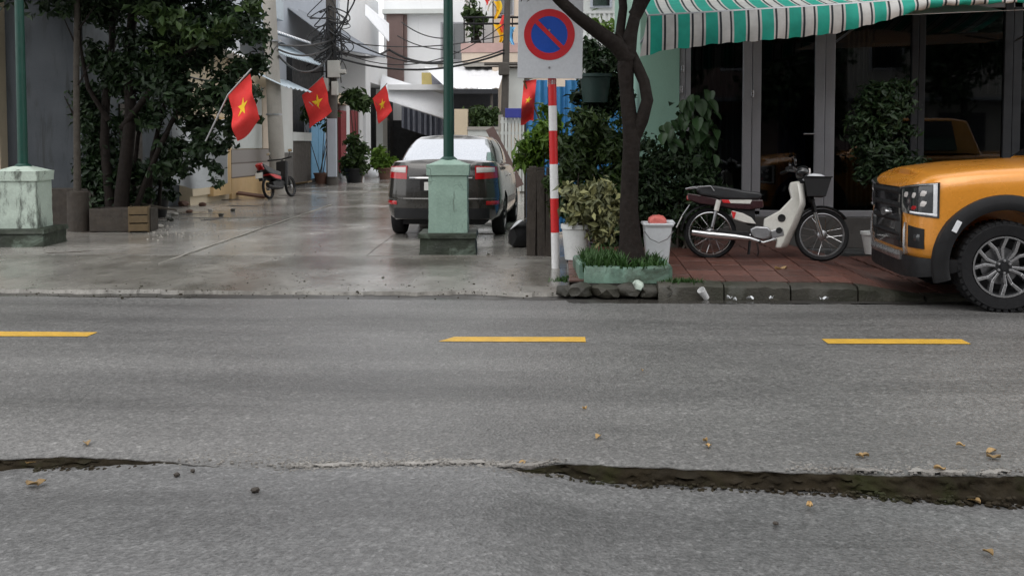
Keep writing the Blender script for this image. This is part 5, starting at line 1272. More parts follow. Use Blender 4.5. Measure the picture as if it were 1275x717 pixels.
# fallen litter
def litter(name, label, u, v, w_, l, mat, seed, cat, z=None, group=None, h=.02):
    p = P(u, v, z=0 if z is None else z)
    if z is None:
        if p.y < edge_y(p.x): p = P(u, v, z=-edge_d(p.x)); zz = -edge_d(p.x)+.004
        elif p.y < ROAD_END: zz = road_z(p.x, p.y)+.004
        else: zz = .002
    else: zz = z
    r_ = random.Random(seed); a_ = r_.uniform(0, 6.28); c_, s_ = math.cos(a_), math.sin(a_)
    def fn(a, b):
        x = (a-.5)*l; wd = w_*(math.sin(math.pi*min(.97, max(.04, a)))**.8 if cat == 'leaf' else 1); y = (b-.5)*wd
        return Vector((x*c_-y*s_, x*s_+y*c_, h*(.3+abs(math.sin(a*3+seed)))*(.4+abs(b-.5)*1.6))), Vector((0,0,1))
    o = MB().slab(fn, 7, 4, .002).build(name, mat, None, smooth=60); o.location = (p.x, p.y, zz); ROOT[o.name] = Matrix.Translation(o.location)
    return tag(o, label, cat, group)
for i, (u, v, s_, lb) in enumerate([(108,553,.06,'orange'),(45,578,.09,'yellow'),(40,604,.07,'brown'),(52,602,.06,'brown'),(882,557,.05,'yellow'),(878,550,.035,'yellow'),(1230,689,.055,'orange'),(1212,624,.07,'orange'),(1008,632,.045,'brown'),(1196,557,.04,'brown'),(1234,565,.06,'yellow'),(1237,572,.06,'orange'),(1170,586,.05,'orange'),(800,461,.03,'red'),(728,510,.03,'yellow'),(1075,570,.05,'brown'),(1070,570,.04,'yellow'),(540,337,.08,'brown'),(650,580,.05,'brown'),(745,545,.05,'brown')]):
    litter('fallen_leaf', 'small fallen leaf on the wet concrete apron of the alley' if v < 350 else 'small fallen leaf on the near asphalt below the broken road edge' if v > 590 else 'small fallen leaf on the broken road edge' if v > 564 else 'small fallen leaf on the asphalt between yellow dashes and broken edge', u, v, s_*.6, s_, MT['leaf_dry'], i, 'leaf', group='fallen leaves on the wet road', h=.012)
litter('fallen_leaf', 'orange yellow leaf lying on the red paving below the motorbike', 972, 337, .09, .13, MT['leaf_dry'], 30, 'leaf', z=.145, h=.03)
def cup():
    p = P(875, 369, z=.0); t = tag(MB().lathe([(.028,0),(.038,.115),(.036,.115),(.026,.003),(0,.003)], Matrix.Rotation(R(-35),4,'Y') @ Matrix.Rotation(R(25),4,'X'), 20).build('paper_cup', MT['white_paint'], smooth=40), 'white paper cup tipped against the kerb', 'paper cup'); t.location = (p.x+.02, 9.405, .0)
cup()
for i, (u, v, s_) in enumerate([(908,372.5,.05),(934,373,.06),(960,373,.05),(1026,374,.07),(915,374.5,.03)]):
    litter('paper_scrap', 'torn white paper scrap lying in the gutter along the kerb', u, v, s_*.6, s_, MT['bag_white'], 40+i, 'paper', group='paper scraps in the gutter', h=.02)
for i, (u, v, s_) in enumerate([(318,618,.018),(220,597,.014),(240,592,.012),(966,640,.012)]):
    p = P(u, v, z=-.03); o = rock('road_pebble', (p.x, p.y, -edge_d(p.x)+s_*.3), (s_, s_*.8, s_*.6), MT['timber'], None, 50+i); tag(o, 'small dark stone lying on the near asphalt', 'stone', 'dark stones on the near asphalt')
o = rock('kerb_lump', (P(795,357,z=.1).x, 9.50, .10), (.07,.05,.05), MT['pale_conc'], None, 61); tag(o, 'pale green concrete lump on the kerb below the planter', 'stone')

# ================================================================== ALLEY HOUSES
XL = -8.2
def rx(u0, v0, u1, v1, X):
    """pixel rectangle on a wall plane X=const -> (y0,y1,z0,z1)"""
    a, c = P(u0, v1, X=X), P(u1, v0, X=X); b, d = P(u0, v0, X=X), P(u1, v1, X=X)
    return a.y, c.y, (a.z+d.z)/2, (b.z+c.z)/2
def wallX(name, u0, v0, u1, v1, X, mat, parent, proud=.04, thick=.1, bevel=0):
    y0, y1, z0, z1 = rx(u0, v0, u1, v1, X+proud); return MB().box(X-thick, X+proud, y0, y1, z0, z1).build(name, mat, parent, bevel=bevel)
def wallY(name, u0, v0, u1, v1, Y, mat, parent, proud=.04, thick=.1, bevel=0):
    x0, x1, z0, z1 = rectY(u0, v0, u1, v1, Y); return MB().box(x0, x1, Y-proud, Y+thick, z0, z1).build(name, mat, parent, bevel=bevel)
def corrugated(name, p00, p10, p01, p11, mat, parent, amp=.03, pitch=.18, th=.006):
    p00, p10, p01, p11 = map(Vector, (p00, p10, p01, p11)); L = (p10-p00).length; n = max(8, int(L/pitch*5)); nn = (p10-p00).cross(p01-p00).normalized()
    if nn.z < 0: nn = -nn
    def fn(a, b):
        return (p00*(1-a)+p10*a)*(1-b) + (p01*(1-a)+p11*a)*b + nn*amp*math.sin(a*L/pitch*2*math.pi), nn
    return MB().slab(fn, min(n, 220), 3, th).build(name, mat, parent, smooth=60)
Z0 = .03
# --- dark grey corner house
def corner_house():
    xr = P(104, 100, Y=17.6).x; t = thing('corner_house', 'dark blue grey stained rendered house behind the left lamp pedestal', 'building', (xr-4, 20, Z0))
    MB().box(xr-9, xr, 17.6, 22.2, Z0, 7.5).build('wall', MT['dark_grey_wall'], t)
    MB().box(xr-9.2, xr+.3, 17.3, 22.4, 7.5, 7.8).build('roof', MT['roof_grey'], t)
    w_ = MB().box(xr-3.6, xr-2.4, 17.52, 17.62, 3.4, 4.8).build('window', MT['frame'], t); MB().box(xr-3.5, xr-2.5, 17.50, 17.515, 3.5, 4.7).build('pane', MT['car_glass'], w_)
    d = MB().box(xr+.0, xr+.04, 19.0, 20.0, Z0, 2.2).build('door', MT['timber'], t)
    x = P(-8, 100, Y=17.2).x; MB().box(x-.5, x, 17.35, 17.62, Z0, 6).build('pilaster', MT['cream'], t)
    MB().tube([(xr-.06,17.5,Z0),(xr-.06,17.5,7.4)], .05, 10).build('drain_pipe', MT['roof_grey'], t, smooth=50)
    MB().box(xr-9, xr+.02, 17.5, 17.61, Z0, .5).build('plinth', MT['plinth'], t)
corner_house()
# --- cream house with tiled wall
def cream_house():
    t = thing('cream_house', 'cream house with ochre pilaster and tiled wainscot behind the red moped', 'building', (XL-2, 25.5, Z0))
    y0 = P(236, 200, X=XL).y; y1 = P(348, 200, X=XL).y
    MB().box(XL-6, XL, y0, y1, Z0, 3.55).build('wall', MT['cream'], t)
    wallX('pilaster', 266, 146, 287, 243, XL, MT['ochre'], t, .14)
    wallX('wainscot_tiles', 289, 186, 343, 219, XL, MT['tiles'], t, .05)
    wallX('wall_base', 289, 219.5, 343, 245, XL, MT['ochre'], t, .07)
    wallX('pale_panel', 290, 112, 326, 185, XL, MT['pale_wall'], t, .03)
    wallX('wall_strip', 328, 110, 344, 185, XL, MT['beige'], t, .06)
    wallX('wall_base', 240, 200, 265, 243, XL, MT['cream'], t, .06)
    a, b = P(245, 46, X=-7.5), P(336, 84, X=-7.5)
    corrugated('roof', a, b, (XL-5.5, a.y, a.z+1.1), (XL-5.5, b.y, b.z+1.1), MT['roof_white'], t)
    d = wallX('door', 244, 150, 262, 232, XL, MT['timber'], t, .05); wallX('door_handle', 258, 190, 260, 196, XL, MT['chrome'], d, .09)
    # small clear awning near the pole
    a, b = P(330, 98, X=-7.9), P(366, 100, X=-7.9)
    def fn(i, j): return Vector((-8.1+.75*j, a.y+(b.y-a.y)*i, a.z+.12-.35*j+.02*math.sin(i*40))), Vector((.4,0,1)).normalized()
    MB().slab(fn, 40, 4, .012).build('clear_awning', MT['roof_clear'], t, smooth=60)
cream_house()
# --- light house seen through the left tree
def back_house():
    t = thing('pale_house', 'pale house front glimpsed through the dark tree on the left', 'building', (XL-2.4, 22.8, Z0))
    y0, y1 = 22.45, P(236, 200, X=XL).y-.02
    MB().box(XL-6.2, XL-.35, y0, y1, Z0, 3.2).build('wall', MT['pale_wall'], t)
    f = MB().box(XL-1.9, XL-.9, y0-.05, y0+.03, Z0, 2.2).build('door', MT['blue_door'], t); MB().box(XL-.98, XL-.95, y0-.09, y0-.05, 1.0, 1.15).build('door_handle', MT['chrome'], f)
    corrugated('roof', (XL-6.2,y0-.6,3.2), (XL-.2,y0-.6,3.2), (XL-6.2,y1,3.7), (XL-.2,y1,3.7), MT['roof_white'], t)
    w_ = MB().box(XL-4.2, XL-2.9, y0-.05, y0+.03, 1.0, 2.2).build('window', MT['white_paint'], t); MB().box(XL-4.12, XL-2.98, y0-.065, y0-.052, 1.08, 2.12).build('pane', MT['car_glass'], w_)
back_house()
def tarp():
    def fn(i, j):
        p = P(210+70*i, 228-82*j, Y=21.2); return p + Vector((.05*math.sin(i*8), .25*j+.08*math.sin(i*9+j*4), -.12*math.sin(math.pi*i))), Vector((0,-1,.2)).normalized()
    tag(MB().slab(fn, 24, 14, .01).build('tarpaulin', MT['bag_white'], origin=tuple(P(245,230,Y=21.2)), smooth=60), 'pale blue white tarpaulin hung behind the dark tree', 'tarpaulin')
tarp()
# --- grey house
XG = -8.45
def grey_house():
    y0 = P(348, 200, X=XL).y+.03; y1 = P(404, 200, X=XG).y
    t = thing('grey_house', 'grey blue two storey house with corrugated roofs behind the concrete pole', 'building', (XG-2.5, (y0+y1)/2, Z0))
    MB().box(XG-5, XG-.9, y0, y1, Z0, 9.5).build('upper_wall', MT['grey_blue'], t)
    wallX('grey_post', 350, 108, 364, 190, XG, MT['pale_wall'], t, .15, 1.0)
    wallX('stone_base', 350, 190, 365, 232, XG, MT['plinth'], t, .18, 1.0)
    wallX('shade_panel', 365.3, 72, 403, 228, XG, MT['shade_dark'], t, -.7, 1.0)
    wallX('low_wall', 365, 176, 388, 228, XG, MT['old_pole'], t, .0, .15)
    wallX('wall_cap', 365, 165, 388, 175.5, XG, MT['pale_wall'], t, .05, .2)
    dd = wallX('blue_door', 388, 148, 396, 222, XG, MT['blue_door'], t, .02, .05); dd2 = wallX('blue_door', 397, 146, 405, 220, XG, MT['blue_door'], t, .03, .05)
    a, b = P(352, 68, X=-7.7), P(407, 84, X=-7.7)
    corrugated('canopy_roof', a, b, (XG-.6, a.y, a.z+.75), (XG-.6, b.y, b.z+.75), MT['roof_clear'], t)
    a, b = P(346, 40, X=-8.1), P(390, 55, X=-8.1)
    corrugated('canopy_roof', a, b, (XG-.9, a.y, a.z+.35), (XG-.9, b.y, b.z+.35), MT['roof_white'], t)
    wallX('side_window', 342, 0, 353, 24, XG-.8, MT['roof_clear'], t, .1)
grey_house()
def recess_house():
    y0 = P(404, 200, X=XG).y+.03; y1 = P(458, 200, X=XG).y
    t = thing('recessed_house', 'grey house with cream recess and dark red columns behind the cable pole', 'building', (XG-2.5, (y0+y1)/2, Z0))
    MB().box(XG-5, XG-1.3, y0, y1, Z0, 9.5).build('upper_wall', MT['grey_blue'], t)
    wallX('recess_wall', 421, 68, 456, 226, XG, MT['cream'], t, -1.25, 1.3)
    for u0, u1 in ((425, 431), (437, 446)): wallX('red_column', u0, 138, u1, 215, XG, MT['red_column'], t, .05, .3)
    for u0, u1 in ((432, 435.5), (448, 452)): wallX('white_column', u0, 132, u1, 215, XG, MT['white_paint'], t, .02, .25)
    wallX('corner_post', 456, 62, 461, 222, XG, MT['white_wall'], t, .1, 1.2)
    wallX('door_lintel', 421, 120, 455, 132, XG, MT['cream'], t, .03, 1.2)
    a, b = P(428, 62, X=-7.4), P(480, 72, X=-7.4)
    corrugated('canopy_roof', a, b, (XG-1.25, a.y, a.z+1.7), (XG-1.25, b.y, b.z+1.4), MT['roof_grey'], t)
    corrugated('roof_edge', P(455,20,X=-7.9), P(484,52,X=-7.9), P(455,6,X=-8.3), P(484,30,X=-8.3), MT['roof_white'], t)
    wallX('grey_base', 404, 130, 420, 226, XG, MT['grey_blue'], t, .02, 1.2)
recess_house()
def white_shop():
    y0 = P(458, 200, X=XG).y+.05; t = thing('white_shop_house', 'white shop house with dark open front and pale awning with striped valance', 'building', (XG-2.5, y0+3, Z0))
    y1 = P(500, 200, X=XG).y
    MB().box(XG-5, XG-1.2, y0, y1, Z0, 9).build('upper_wall', MT['white_wall'], t)
    wallX('shop_wall', 459, 68, 482, 106, XG, MT['white_wall'], t, .04, 1.1)
    wallX('shade_panel', 461.5, 110, 496, 222, XG, MT['shade_dark'], t, -1.1, .1)
    wallX('pillar', 477, 112, 482, 222, XG, MT['pale_wall'], t, .02, .3)
    # awning over the alley
    Ya, Yb = P(462, 106, X=-8.3).y, 48.0
    def fn(i, j):
        p = P(462, 104, X=-8.3); x = -8.3+(3.0)*i; return Vector((x, Ya+2+(Yb-Ya-2)*j*.5, p.z-.55-.95*i+1.1*j)), Vector((.3,0,1)).normalized()
    MB().slab(fn, 20, 4, .02).build('awning', MT['roof_white'], t, smooth=60)
    a = fn(1, 0)[0]; b0 = fn(.35, 0)[0]
    def vf(i, j): p = fn(.35+.65*i, 0)[0]; return p + Vector((0,-.02,-.05-1.0*j)) + Vector((0,.06*math.sin(i*60),0)), Vector((0,-1,0))
    MT['val'] = awning_mat('grey_striped_valance', [(0, (.05, .055, .075)), (.55, (.22, .23, .27))], .26, 0)
    MB().slab(vf, 80, 3, .01).build('valance', MT['val'], t, smooth=60)
white_shop()
def end_house():
    Y = 52.; x0, x1 = P(478, 100, Y=Y).x, P(580, 100, Y=Y).x
    t = thing('white_end_house', 'tall white house with brown corner panel at the end of the alley', 'building', ((x0+x1)/2, Y+3, Z0))
    MB().box(x0, x1, Y, Y+8, Z0, 13).build('wall', MT['white_wall'], t)
    wallY('brown_panel', 483, 19, 503, 108, Y, MT['brown_panel'], t, .35, .1)
    wallY('slab_edge', 478, 13, 558, 19, Y, MT['pale_wall'], t, .55, .1)
    wallY('brown_pipe', 503.5, 19, 507, 78, Y, MT['brown_panel'], t, .15, .1)
    w_ = wallY('window', 549, 28, 579, 76, Y, MT['frame'], t, .08, .05); wallY('pane', 551, 30, 563, 74, Y, MT['car_glass'], w_, .10, 0); wallY('pane', 565, 30, 577, 74, Y, MT['car_glass'], w_, .10, 0)
    wallY('shade_panel', 486, 150, 545, 216, Y, MT['shade_dark'], t, .03, .1)
    w_ = wallY('window', 515, -40, 545, -8, Y, MT['frame'], t, .08, .05); wallY('pane', 517, -38, 543, -10, Y, MT['car_glass'], w_, .10, 0)
    wallY('post', 546, 78, 551, 112, Y, MT['conc_pole'], t, .3, .1); wallY('canopy', 505, 113, 575, 119, Y, MT['white_wall'], t, 5.5, .1)
end_house()
def side_house():
    Y = 46.; x0, x1 = P(562, 100, Y=Y).x, P(655, 100, Y=Y).x
    t = thing('beige_balcony_house', 'beige house with pink balcony ledge beyond the electricity pole', 'building', ((x0+x1)/2, Y+3, Z0))
    MB().box(P(613,0,Y=Y).x, x1+6, Y+.9, Y+8, Z0, 12).build('wall', MT['beige'], t)
    wallY('balcony_ledge', 574, 54, 662, 66, Y, MT['pink_ledge'], t, .1, 1.0)
    wallY('balcony_wall', 575, 66, 662, 78, Y, MT['beige'], t, .06, 1.0)
    wallY('balcony_soffit', 577, 78, 662, 83, Y, MT['conc_pole'], t, .02, .95)
    wallY('pillar', 613, 84, 626, 142, Y, MT['beige'], t, .02, .4)
    wallY('lower_wall', 626.5, 84, 662, 150, Y, MT['pale_wall'], t, -.5, 1.4)
    for v in (22, 30): MB().tube([P(577,v,Y=Y), P(662,v,Y=Y)], .05, 6).build('railing', MT['black'], t)
    for u in range(578, 662, 12): MB().tube([P(u,22,Y=Y), P(u,54,Y=Y)], .03, 6).build('baluster', MT['black'], t)
    w_ = wallY('window', 616, -5, 640, 20, Y+.9, MT['frame'], t, .05); wallY('pane', 618, -3, 638, 18, Y+.9, MT['car_glass'], w_, .07, 0)
    wallY('sky_wall', 590, -60, 613, 53, Y+1.2, MT['white_wall'], t, .0, 3)
side_house()
def shed():
    Y = 42.; t = thing('metal_roof_shed', 'white metal roof shed with black underside behind the car', 'shed', (P(560,100,Y=Y).x, Y+2, Z0))
    a, b = P(556, 110, Y=Y), P(621, 110, Y=Y); 
    corrugated('roof', (a.x,Y,a.z), (b.x,Y,b.z), (a.x-1.6,Y+5,a.z+1.25), (b.x,Y+5,b.z+1.25), MT['roof_white'], t, .02, .25)
    wallY('fascia', 556, 111, 620, 117, Y, MT['roof_black'], t, .02, .1)
    wallY('back_wall', 556, 112, 620, 185, Y+3, MT['roof_black'], t, 0, .2)
    for u in (558, 612): MB().tube([P(u,112,Y=Y+.2), P(u,112,Y=Y+.2)-Vector((0,0,P(u,112,Y=Y).z-Z0))], .06, 8).build('post', MT['old_pole'], t)
    zc = P(505, 113, Y=52.).z; xa_, xb_ = P(526,100,Y=48.).x, P(539,100,Y=48.).x; o = MB().box(xa_, xb_, 47.7, 48.1, zc, zc+.62).build('yellow_panel', MT['yellow_box']); tag(o, 'yellow board standing on the pale awning', 'board')
    p = P(545, 110, Y=48.); o = rock('covered_unit', (p.x, 48, zc+.3), (.5,.4,.40), MT['grey_tarp'], None, 3); tag(o, 'grey covered bundle beside the yellow board above the awning', 'bundle')
shed()
def low_wall():
    Y = 36.; t = thing('garden_wall', 'low cream garden wall below the clipped bush', 'wall', (P(595,160,Y=Y).x, Y, Z0))
    wallY('wall', 566, 136, 582, 200, Y, MT['cream'], t, .05, .4); wallY('wall', 582.5, 162, 628, 205, Y, MT['pale_wall'], t, .02, .3); wallY('wall_cap', 582, 158, 628, 162, Y, MT['conc_pole'], t, .08, .35)
    shrub('clipped dark green bush on the garden wall behind the car', tuple(P(600, 162, Y=36.6)), bl_px([(588,146,13,0),(602,142,14,0),(614,148,12,0),(597,154,14,0),(608,157,12,0),(582,156,9,0)], 36.6), 2600, .22, MT['leaf_mid'], 71, 3)
low_wall()
def fence():
    Y = 28.; t = thing('slat_fence', 'pale grey vertical slat fence below the blue sign', 'fence', (P(642,180,Y=Y).x, Y, Z0))
    u = 624.
    while u < 676:
        a, b = P(u, 146, Y=Y), P(u+3.2, 146, Y=Y); MB().box(a.x, b.x, Y-.02, Y+.02, .1, a.z).build('slat', MT['pale_wall'], t); u += 4.4
    for v in (152, 166, 186): a, b = P(623, v, Y=Y), P(677, v, Y=Y); MB().box(a.x, b.x, Y+.022, Y+.06, a.z-.04, a.z+.04).build('rail', MT['pale_wall'], t)
    for u in (623, 650, 676): a = P(u, 143, Y=Y); MB().box(a.x-.06, a.x+.06, Y+.062, Y+.18, Z0, a.z).build('post', MT['conc_pole'], t)
    x0, x1, z0, z1 = rectY(629, 135, 651, 147, Y-.1)
    o = MB().box(x0, x1, Y-.12, Y-.08, z0, z1).build('blue_sign', MT['sign_navy'], bevel=.01); tag(o, 'small navy blue sign board fixed above the slat fence', 'sign')
    p0, p1 = P(616,172,Y=22.5), P(641,220,Y=22.5); L = (p1-p0).length; o = MB().obox((p0+p1)/2, (.20, .05, L+.5), (0, -math.atan2(p1.x-p0.x, p0.z-p1.z), 0)).build('leaning_board', MT['brown_panel'], origin=tuple(p1), bevel=.01); tag(o, 'faded pinkish brown board leaning beside the parked sedan', 'board')
fence()
def blue_fence():
    Y = 15.2; t = thing('blue_sheet_fence', 'bright blue corrugated sheet fence behind the bushes and sign', 'fence', (P(720,200,Y=Y).x, Y, .05))
    u0, u1 = 655, 800; n = 6
    for i in range(n):
        a, b = P(u0+(u1-u0)*i/n, 100+8*(i % 2), Y=Y), P(u0+(u1-u0)*(i+1)/n, 100+8*(i % 2), Y=Y)
        p0, p1 = Vector((a.x+.005, Y+.03*(i % 2), .1)), Vector((b.x+.03, Y+.03*(i % 2), .1)); L = (p1-p0).length
        MB().slab(lambda q, j, p0=p0, p1=p1, L=L, z=a.z: (p0+(p1-p0)*q+Vector((0,.025*math.sin(q*L/.12*6.283),(z-.1)*j)), Vector((0,-1,0))), 30, 2, .004).build('sheet', MT['blue_sheet'], t, smooth=60)
    for u in (656, 728, 798): a = P(u, 96, Y=Y+.1); MB().box(a.x-.04, a.x+.04, Y+.07, Y+.15, .0, a.z).build('post', MT['timber'], t)
    o = MB().lathe([(.16,0),(.2,.32),(.22,.33),(.22,.37),(.17,.37),(0,.34)], Matrix.Translation(P(741,128,Y=13.2)), 18).build('hanging_pot', MT['green_net'], smooth=40); tag(o, 'dark green hanging plant pot behind the sign board', 'pot')
blue_fence()
def back_right_house():
    Y = 22.; t = thing('terrace_house', 'pale house with white balcony rail behind the tree fork', 'building', (P(760,100,Y=Y).x, Y+3, .05))
    x0, x1 = P(722, 0, Y=Y).x, P(900, 0, Y=Y).x
    MB().box(x0, x1, Y+1, Y+7, .05, 9).build('wall', MT['pale_wall'], t)
    wallY('balcony_floor', 722, 48, 900, 58, Y, MT['white_wall'], t, .2, 1.1)
    for k in range(14): a, b = P(724+k*6, 18, Y=Y), P(727+k*6, 48, Y=Y); MB().box(a.x, b.x, Y-.05, Y, b.z, a.z).build('baluster', MT['white_paint'], t)
    wallY('handrail', 722, 14, 812, 18, Y, MT['white_paint'], t, .08, .05)
    w_ = wallY('window', 735, -50, 762, 10, Y+1, MT['grey_blue'], t, .06); wallY('pane', 738, -47, 759, 8, Y+1, MT['car_glass'], w_, .08, 0)
    bl = [(P(u, v, Y=Y-.2), (.2,.2,.16)) for u, v in ((742,26),(752,34),(762,38),(786,20),(790,35),(772,30),(735,32))]
    foliage('creeper', bl, 260, .16, MT['leaf_lime'], t, 88)
back_right_house()
def opposite(xc, w_, h, label, mat, mat2, seed):
    """houses across the road, behind the viewpoint, mirrored in the shop glass"""
    Y = -9.5; t = thing('opposite_house', label, 'building', (xc, Y-3, -.1)); r_ = random.Random(seed)
    MB().box(xc-w_/2, xc+w_/2, Y-6, Y, -.45, h).build('wall', mat, t); MB().box(xc-w_/2-.1, xc+w_/2+.1, Y-6.1, Y+.3, h, h+.25).build('roof', mat2, t)
    n = max(1, int(w_/2.2))
    for i in range(n):
        x = xc-w_/2+(i+.5)*w_/n
        d = MB().box(x-.8, x+.8, Y-.02, Y+.05, -.1, 2.5).build('door', MT['roof_black'], t)
        f = MB().box(x-.6, x+.6, Y-.02, Y+.05, 4.0, 5.4).build('window', MT['frame'], t); MB().box(x-.52, x+.52, Y+.052, Y+.06, 4.08, 5.32).build('pane', MT['car_glass'], f)
    MB().box(xc-w_/2, xc+w_/2, Y+.02, Y+1.2, 2.9, 3.0).build('canopy', mat2, t)
opposite(-14, 9, 8.5, 'grey house across the road behind the viewpoint', MT['grey_blue'], MT['roof_grey'], 1)
opposite(-4.4, 9.6, 9.5, 'dark grey house across the road behind the viewpoint', MT['dark_grey_wall'], MT['roof_black'], 2)
opposite(5.2, 9.2, 8.8, 'brown fronted house across the road behind the viewpoint', MT['brown_panel'], MT['roof_grey'], 3)
opposite(15.5, 10.6, 9.8, 'old pale house across the road behind the viewpoint', MT['conc_pole'], MT['roof_grey'], 4)
for i, x in enumerate((-6, 3.0, 7.5, 13)):
    c = (x, -6.5, -.1); t = thing('opposite_tree', 'bushy street tree across the road behind the viewpoint', 'tree', c, group='street trees across the road')
    MB().tube([c, (x+.1,-6.5,1.5), (x,-6.4,3.2)], [.18,.14,.09], 10).build('trunk', MT['bark_dark'], t, smooth=60)
    foliage('crown', blobs_around((x,-6.5,4.0), (1.9,1.6,2.0), 14, 40+i, .42), 2600, .3, MT['leaf_dark'], t, 50+i)

# ================================================================== POLES, CABLES, FLAGS
def utility_pole(label, u, vb, Y, r0, r1, h, mat, lean=0):
    b = P(u, vb, Y=Y); t = thing('utility_pole', label, 'utility pole', (b.x, Y, Z0)); MB().tube([(b.x,Y,Z0),(b.x+lean*.5,Y,Z0+h/2),(b.x+lean,Y,Z0+h)], [r0,(r0+r1)/2,r1], 16).build('shaft', mat, t, smooth=50)
    return t, b.x, Y
t1, x1_, y1_ = utility_pole('tall round concrete pole beside the red moped', 347, 235, 27.3, .22, .15, 9, MT['conc_pole'], -.35)
for z in (2.2, 4.2): MB().tube([(x1_-.1,y1_,z),(x1_-.1,y1_,z+.05)], .22, 16).build('band', MT['steel'], t1, smooth=40)
t2, x2_, y2_ = utility_pole('dark cable pole with meter boxes and tangled black wires', 414, 226, 33.0, .20, .15, 9.5, MT['old_pole'])
for u0, v0, u1, v1 in ((409,76,424,97),(404,98,410,114),(414,102,421,119),(423,87,431,92)):
    a, b, c, d = rectY(u0, v0, u1, v1, y2_-.25); MB().box(a, b, y2_-.42, y2_-.16, c, d).build('meter_box', MT['meter_box'], t2, bevel=.015)
wallY('pale_sleeve', 409, 148, 419, 220, y2_-.1, MT['grey_blue'], t2, .12, .1)
r_ = random.Random(6)
for k in range(34):   # tangle of drop wires round the pole head
    z0 = P(414, r_.triangular(0, 78, 50), Y=y2_).z; dx = r_.choice((-1, 1))*r_.uniform(.2, 1.1); dz = r_.uniform(-.45, .35); sg = r_.uniform(.1, .5); yo = r_.uniform(-.35, -.12); ph = r_.uniform(0, 6)
    MB().tube([(x2_+dx*math.sin(math.pi*f)*.8, y2_+yo, z0+dz*2*f-sg*4*f*(1-f)+.03*math.sin(f*9+ph)) for f in [i/11 for i in range(12)]], r_.uniform(.012, .026), 5).build('loose_wire', MT['cable'], t2, smooth=60)
for k in range(10):
    u = 414+r_.uniform(-8, 10); MB().tube([P(u, r_.uniform(10,60), Y=y2_-.25), P(u+r_.uniform(-5,5), r_.uniform(60,80), Y=y2_-.3), P(u+r_.uniform(-8,8), r_.uniform(85,110), Y=y2_-.25)], .02, 5).build('loose_wire', MT['cable'], t2, smooth=60)
t3, x3_, y3_ = utility_pole('slim electricity pole in front of the pink balcony', 626, 190, 33.0, .14, .10, 6.2, MT['old_pole'], .16)
wallY('transformer', 621, 78, 634, 94, y3_-.2, MT['old_pole'], t3, .15, .2, .03); MB().tube([P(603,80,Y=y3_-.1), P(648,80,Y=y3_-.1)], .05, 8).build('cross_arm', MT['old_pole'], t3)
def cable(label, pts, r=.022, sag=.2, n=14):
    pts = [Vector(p) for p in pts]; out = []
    for a, b in zip(pts, pts[1:]):
        for i in range(n): f = i/n; q = a+(b-a)*f; q.z -= sag*4*f*(1-f); out.append(q)
    out.append(pts[-1]); tag(MB().tube(out, r, 6).build('power_cable', MT['cable'], smooth=60, origin=tuple(pts[0])), label, 'cable', 'black cables strung over the alley')
pol2 = lambda v: P(414, v, Y=y2_-.1); pol3 = lambda v: P(628, v, Y=y3_-.1); pol1 = lambda v: P(347, v, Y=y1_-.1)
for v, w2, sg, rr, lb in ((18,62,.75,.026,'lowest sagging'),(30,44,.3,.018,'thin upper'),(50,66,.5,.034,'thick'),(40,30,.9,.016,'thin slack')): cable(lb+' black cable strung between the cable pole and the slim electricity pole', [pol2(v+20), pol3(w2)], rr, sg)
for v, sg, lb in ((56,.25,'taut'),(64,.55,'slack'),(50,.1,'straight upper')): cable(lb+' black cable strung from the concrete pole to the cable pole', [pol1(v+6), pol2(v)], .03, sg)
cable('thick cable bundle running from the cable pole to the brown panel', [pol2(60), P(484,62,Y=51.4), P(560,75,Y=50)], .06, .35)
for a, b, lb in (((495,45),(560,62),'lower'), ((500,28),(552,48),'upper')): cable(lb+' thin cable running across the white end house', [P(*a, Y=51), P(*b, Y=48)], .03, .2)
cable('cable rising from the cable pole above the grey roofs', [pol2(45), P(440,5,Y=31), P(450,-30,Y=30)], .025, .05)
cable('cable rising steeply from the meter boxes', [pol2(55), P(432,20,Y=31), P(436,-30,Y=30)], .025, .05)
cable('cable slung from the concrete pole behind the left tree', [pol1(55), P(220,90,Y=19)], .02, .5)

def flag_at(label, hb, ht, fly_px, Y, wave, seed, staff_bot, staff_top=None):
    b, t_ = P(*hb, Y=Y), P(*ht, Y=Y); e = P(*fly_px, Y=Y); s0 = P(*staff_bot, Y=Y+.15)
    up_ = (t_-b)*1.06+b if staff_top is None else P(*staff_top, Y=Y)
    flag('red_flag', label, [s0, b, up_], t_, b, e-(t_+b)/2, wave, seed)
flag_at('red flag with yellow star hanging against the cable pole', (376,119), (402,96), (400,146), 32.0, .12, 1, (409,150), (404,93))
flag_at('red flag with yellow star on the white shop pillar', (464,123), (480,106), (480,144), 40.0, .12, 2, (484,150), (482,104))
flag_at('creased red flag with yellow star half hidden by the left tree', (284,118), (311,92), (308,158), 15.3, .10, 3, (256,176), (313,86))
flag_at('narrow folded red flag with yellow star beside the striped post', (652,101), (668,99), (656,148), 14.8, .10, 4, (676,160), (670,95))
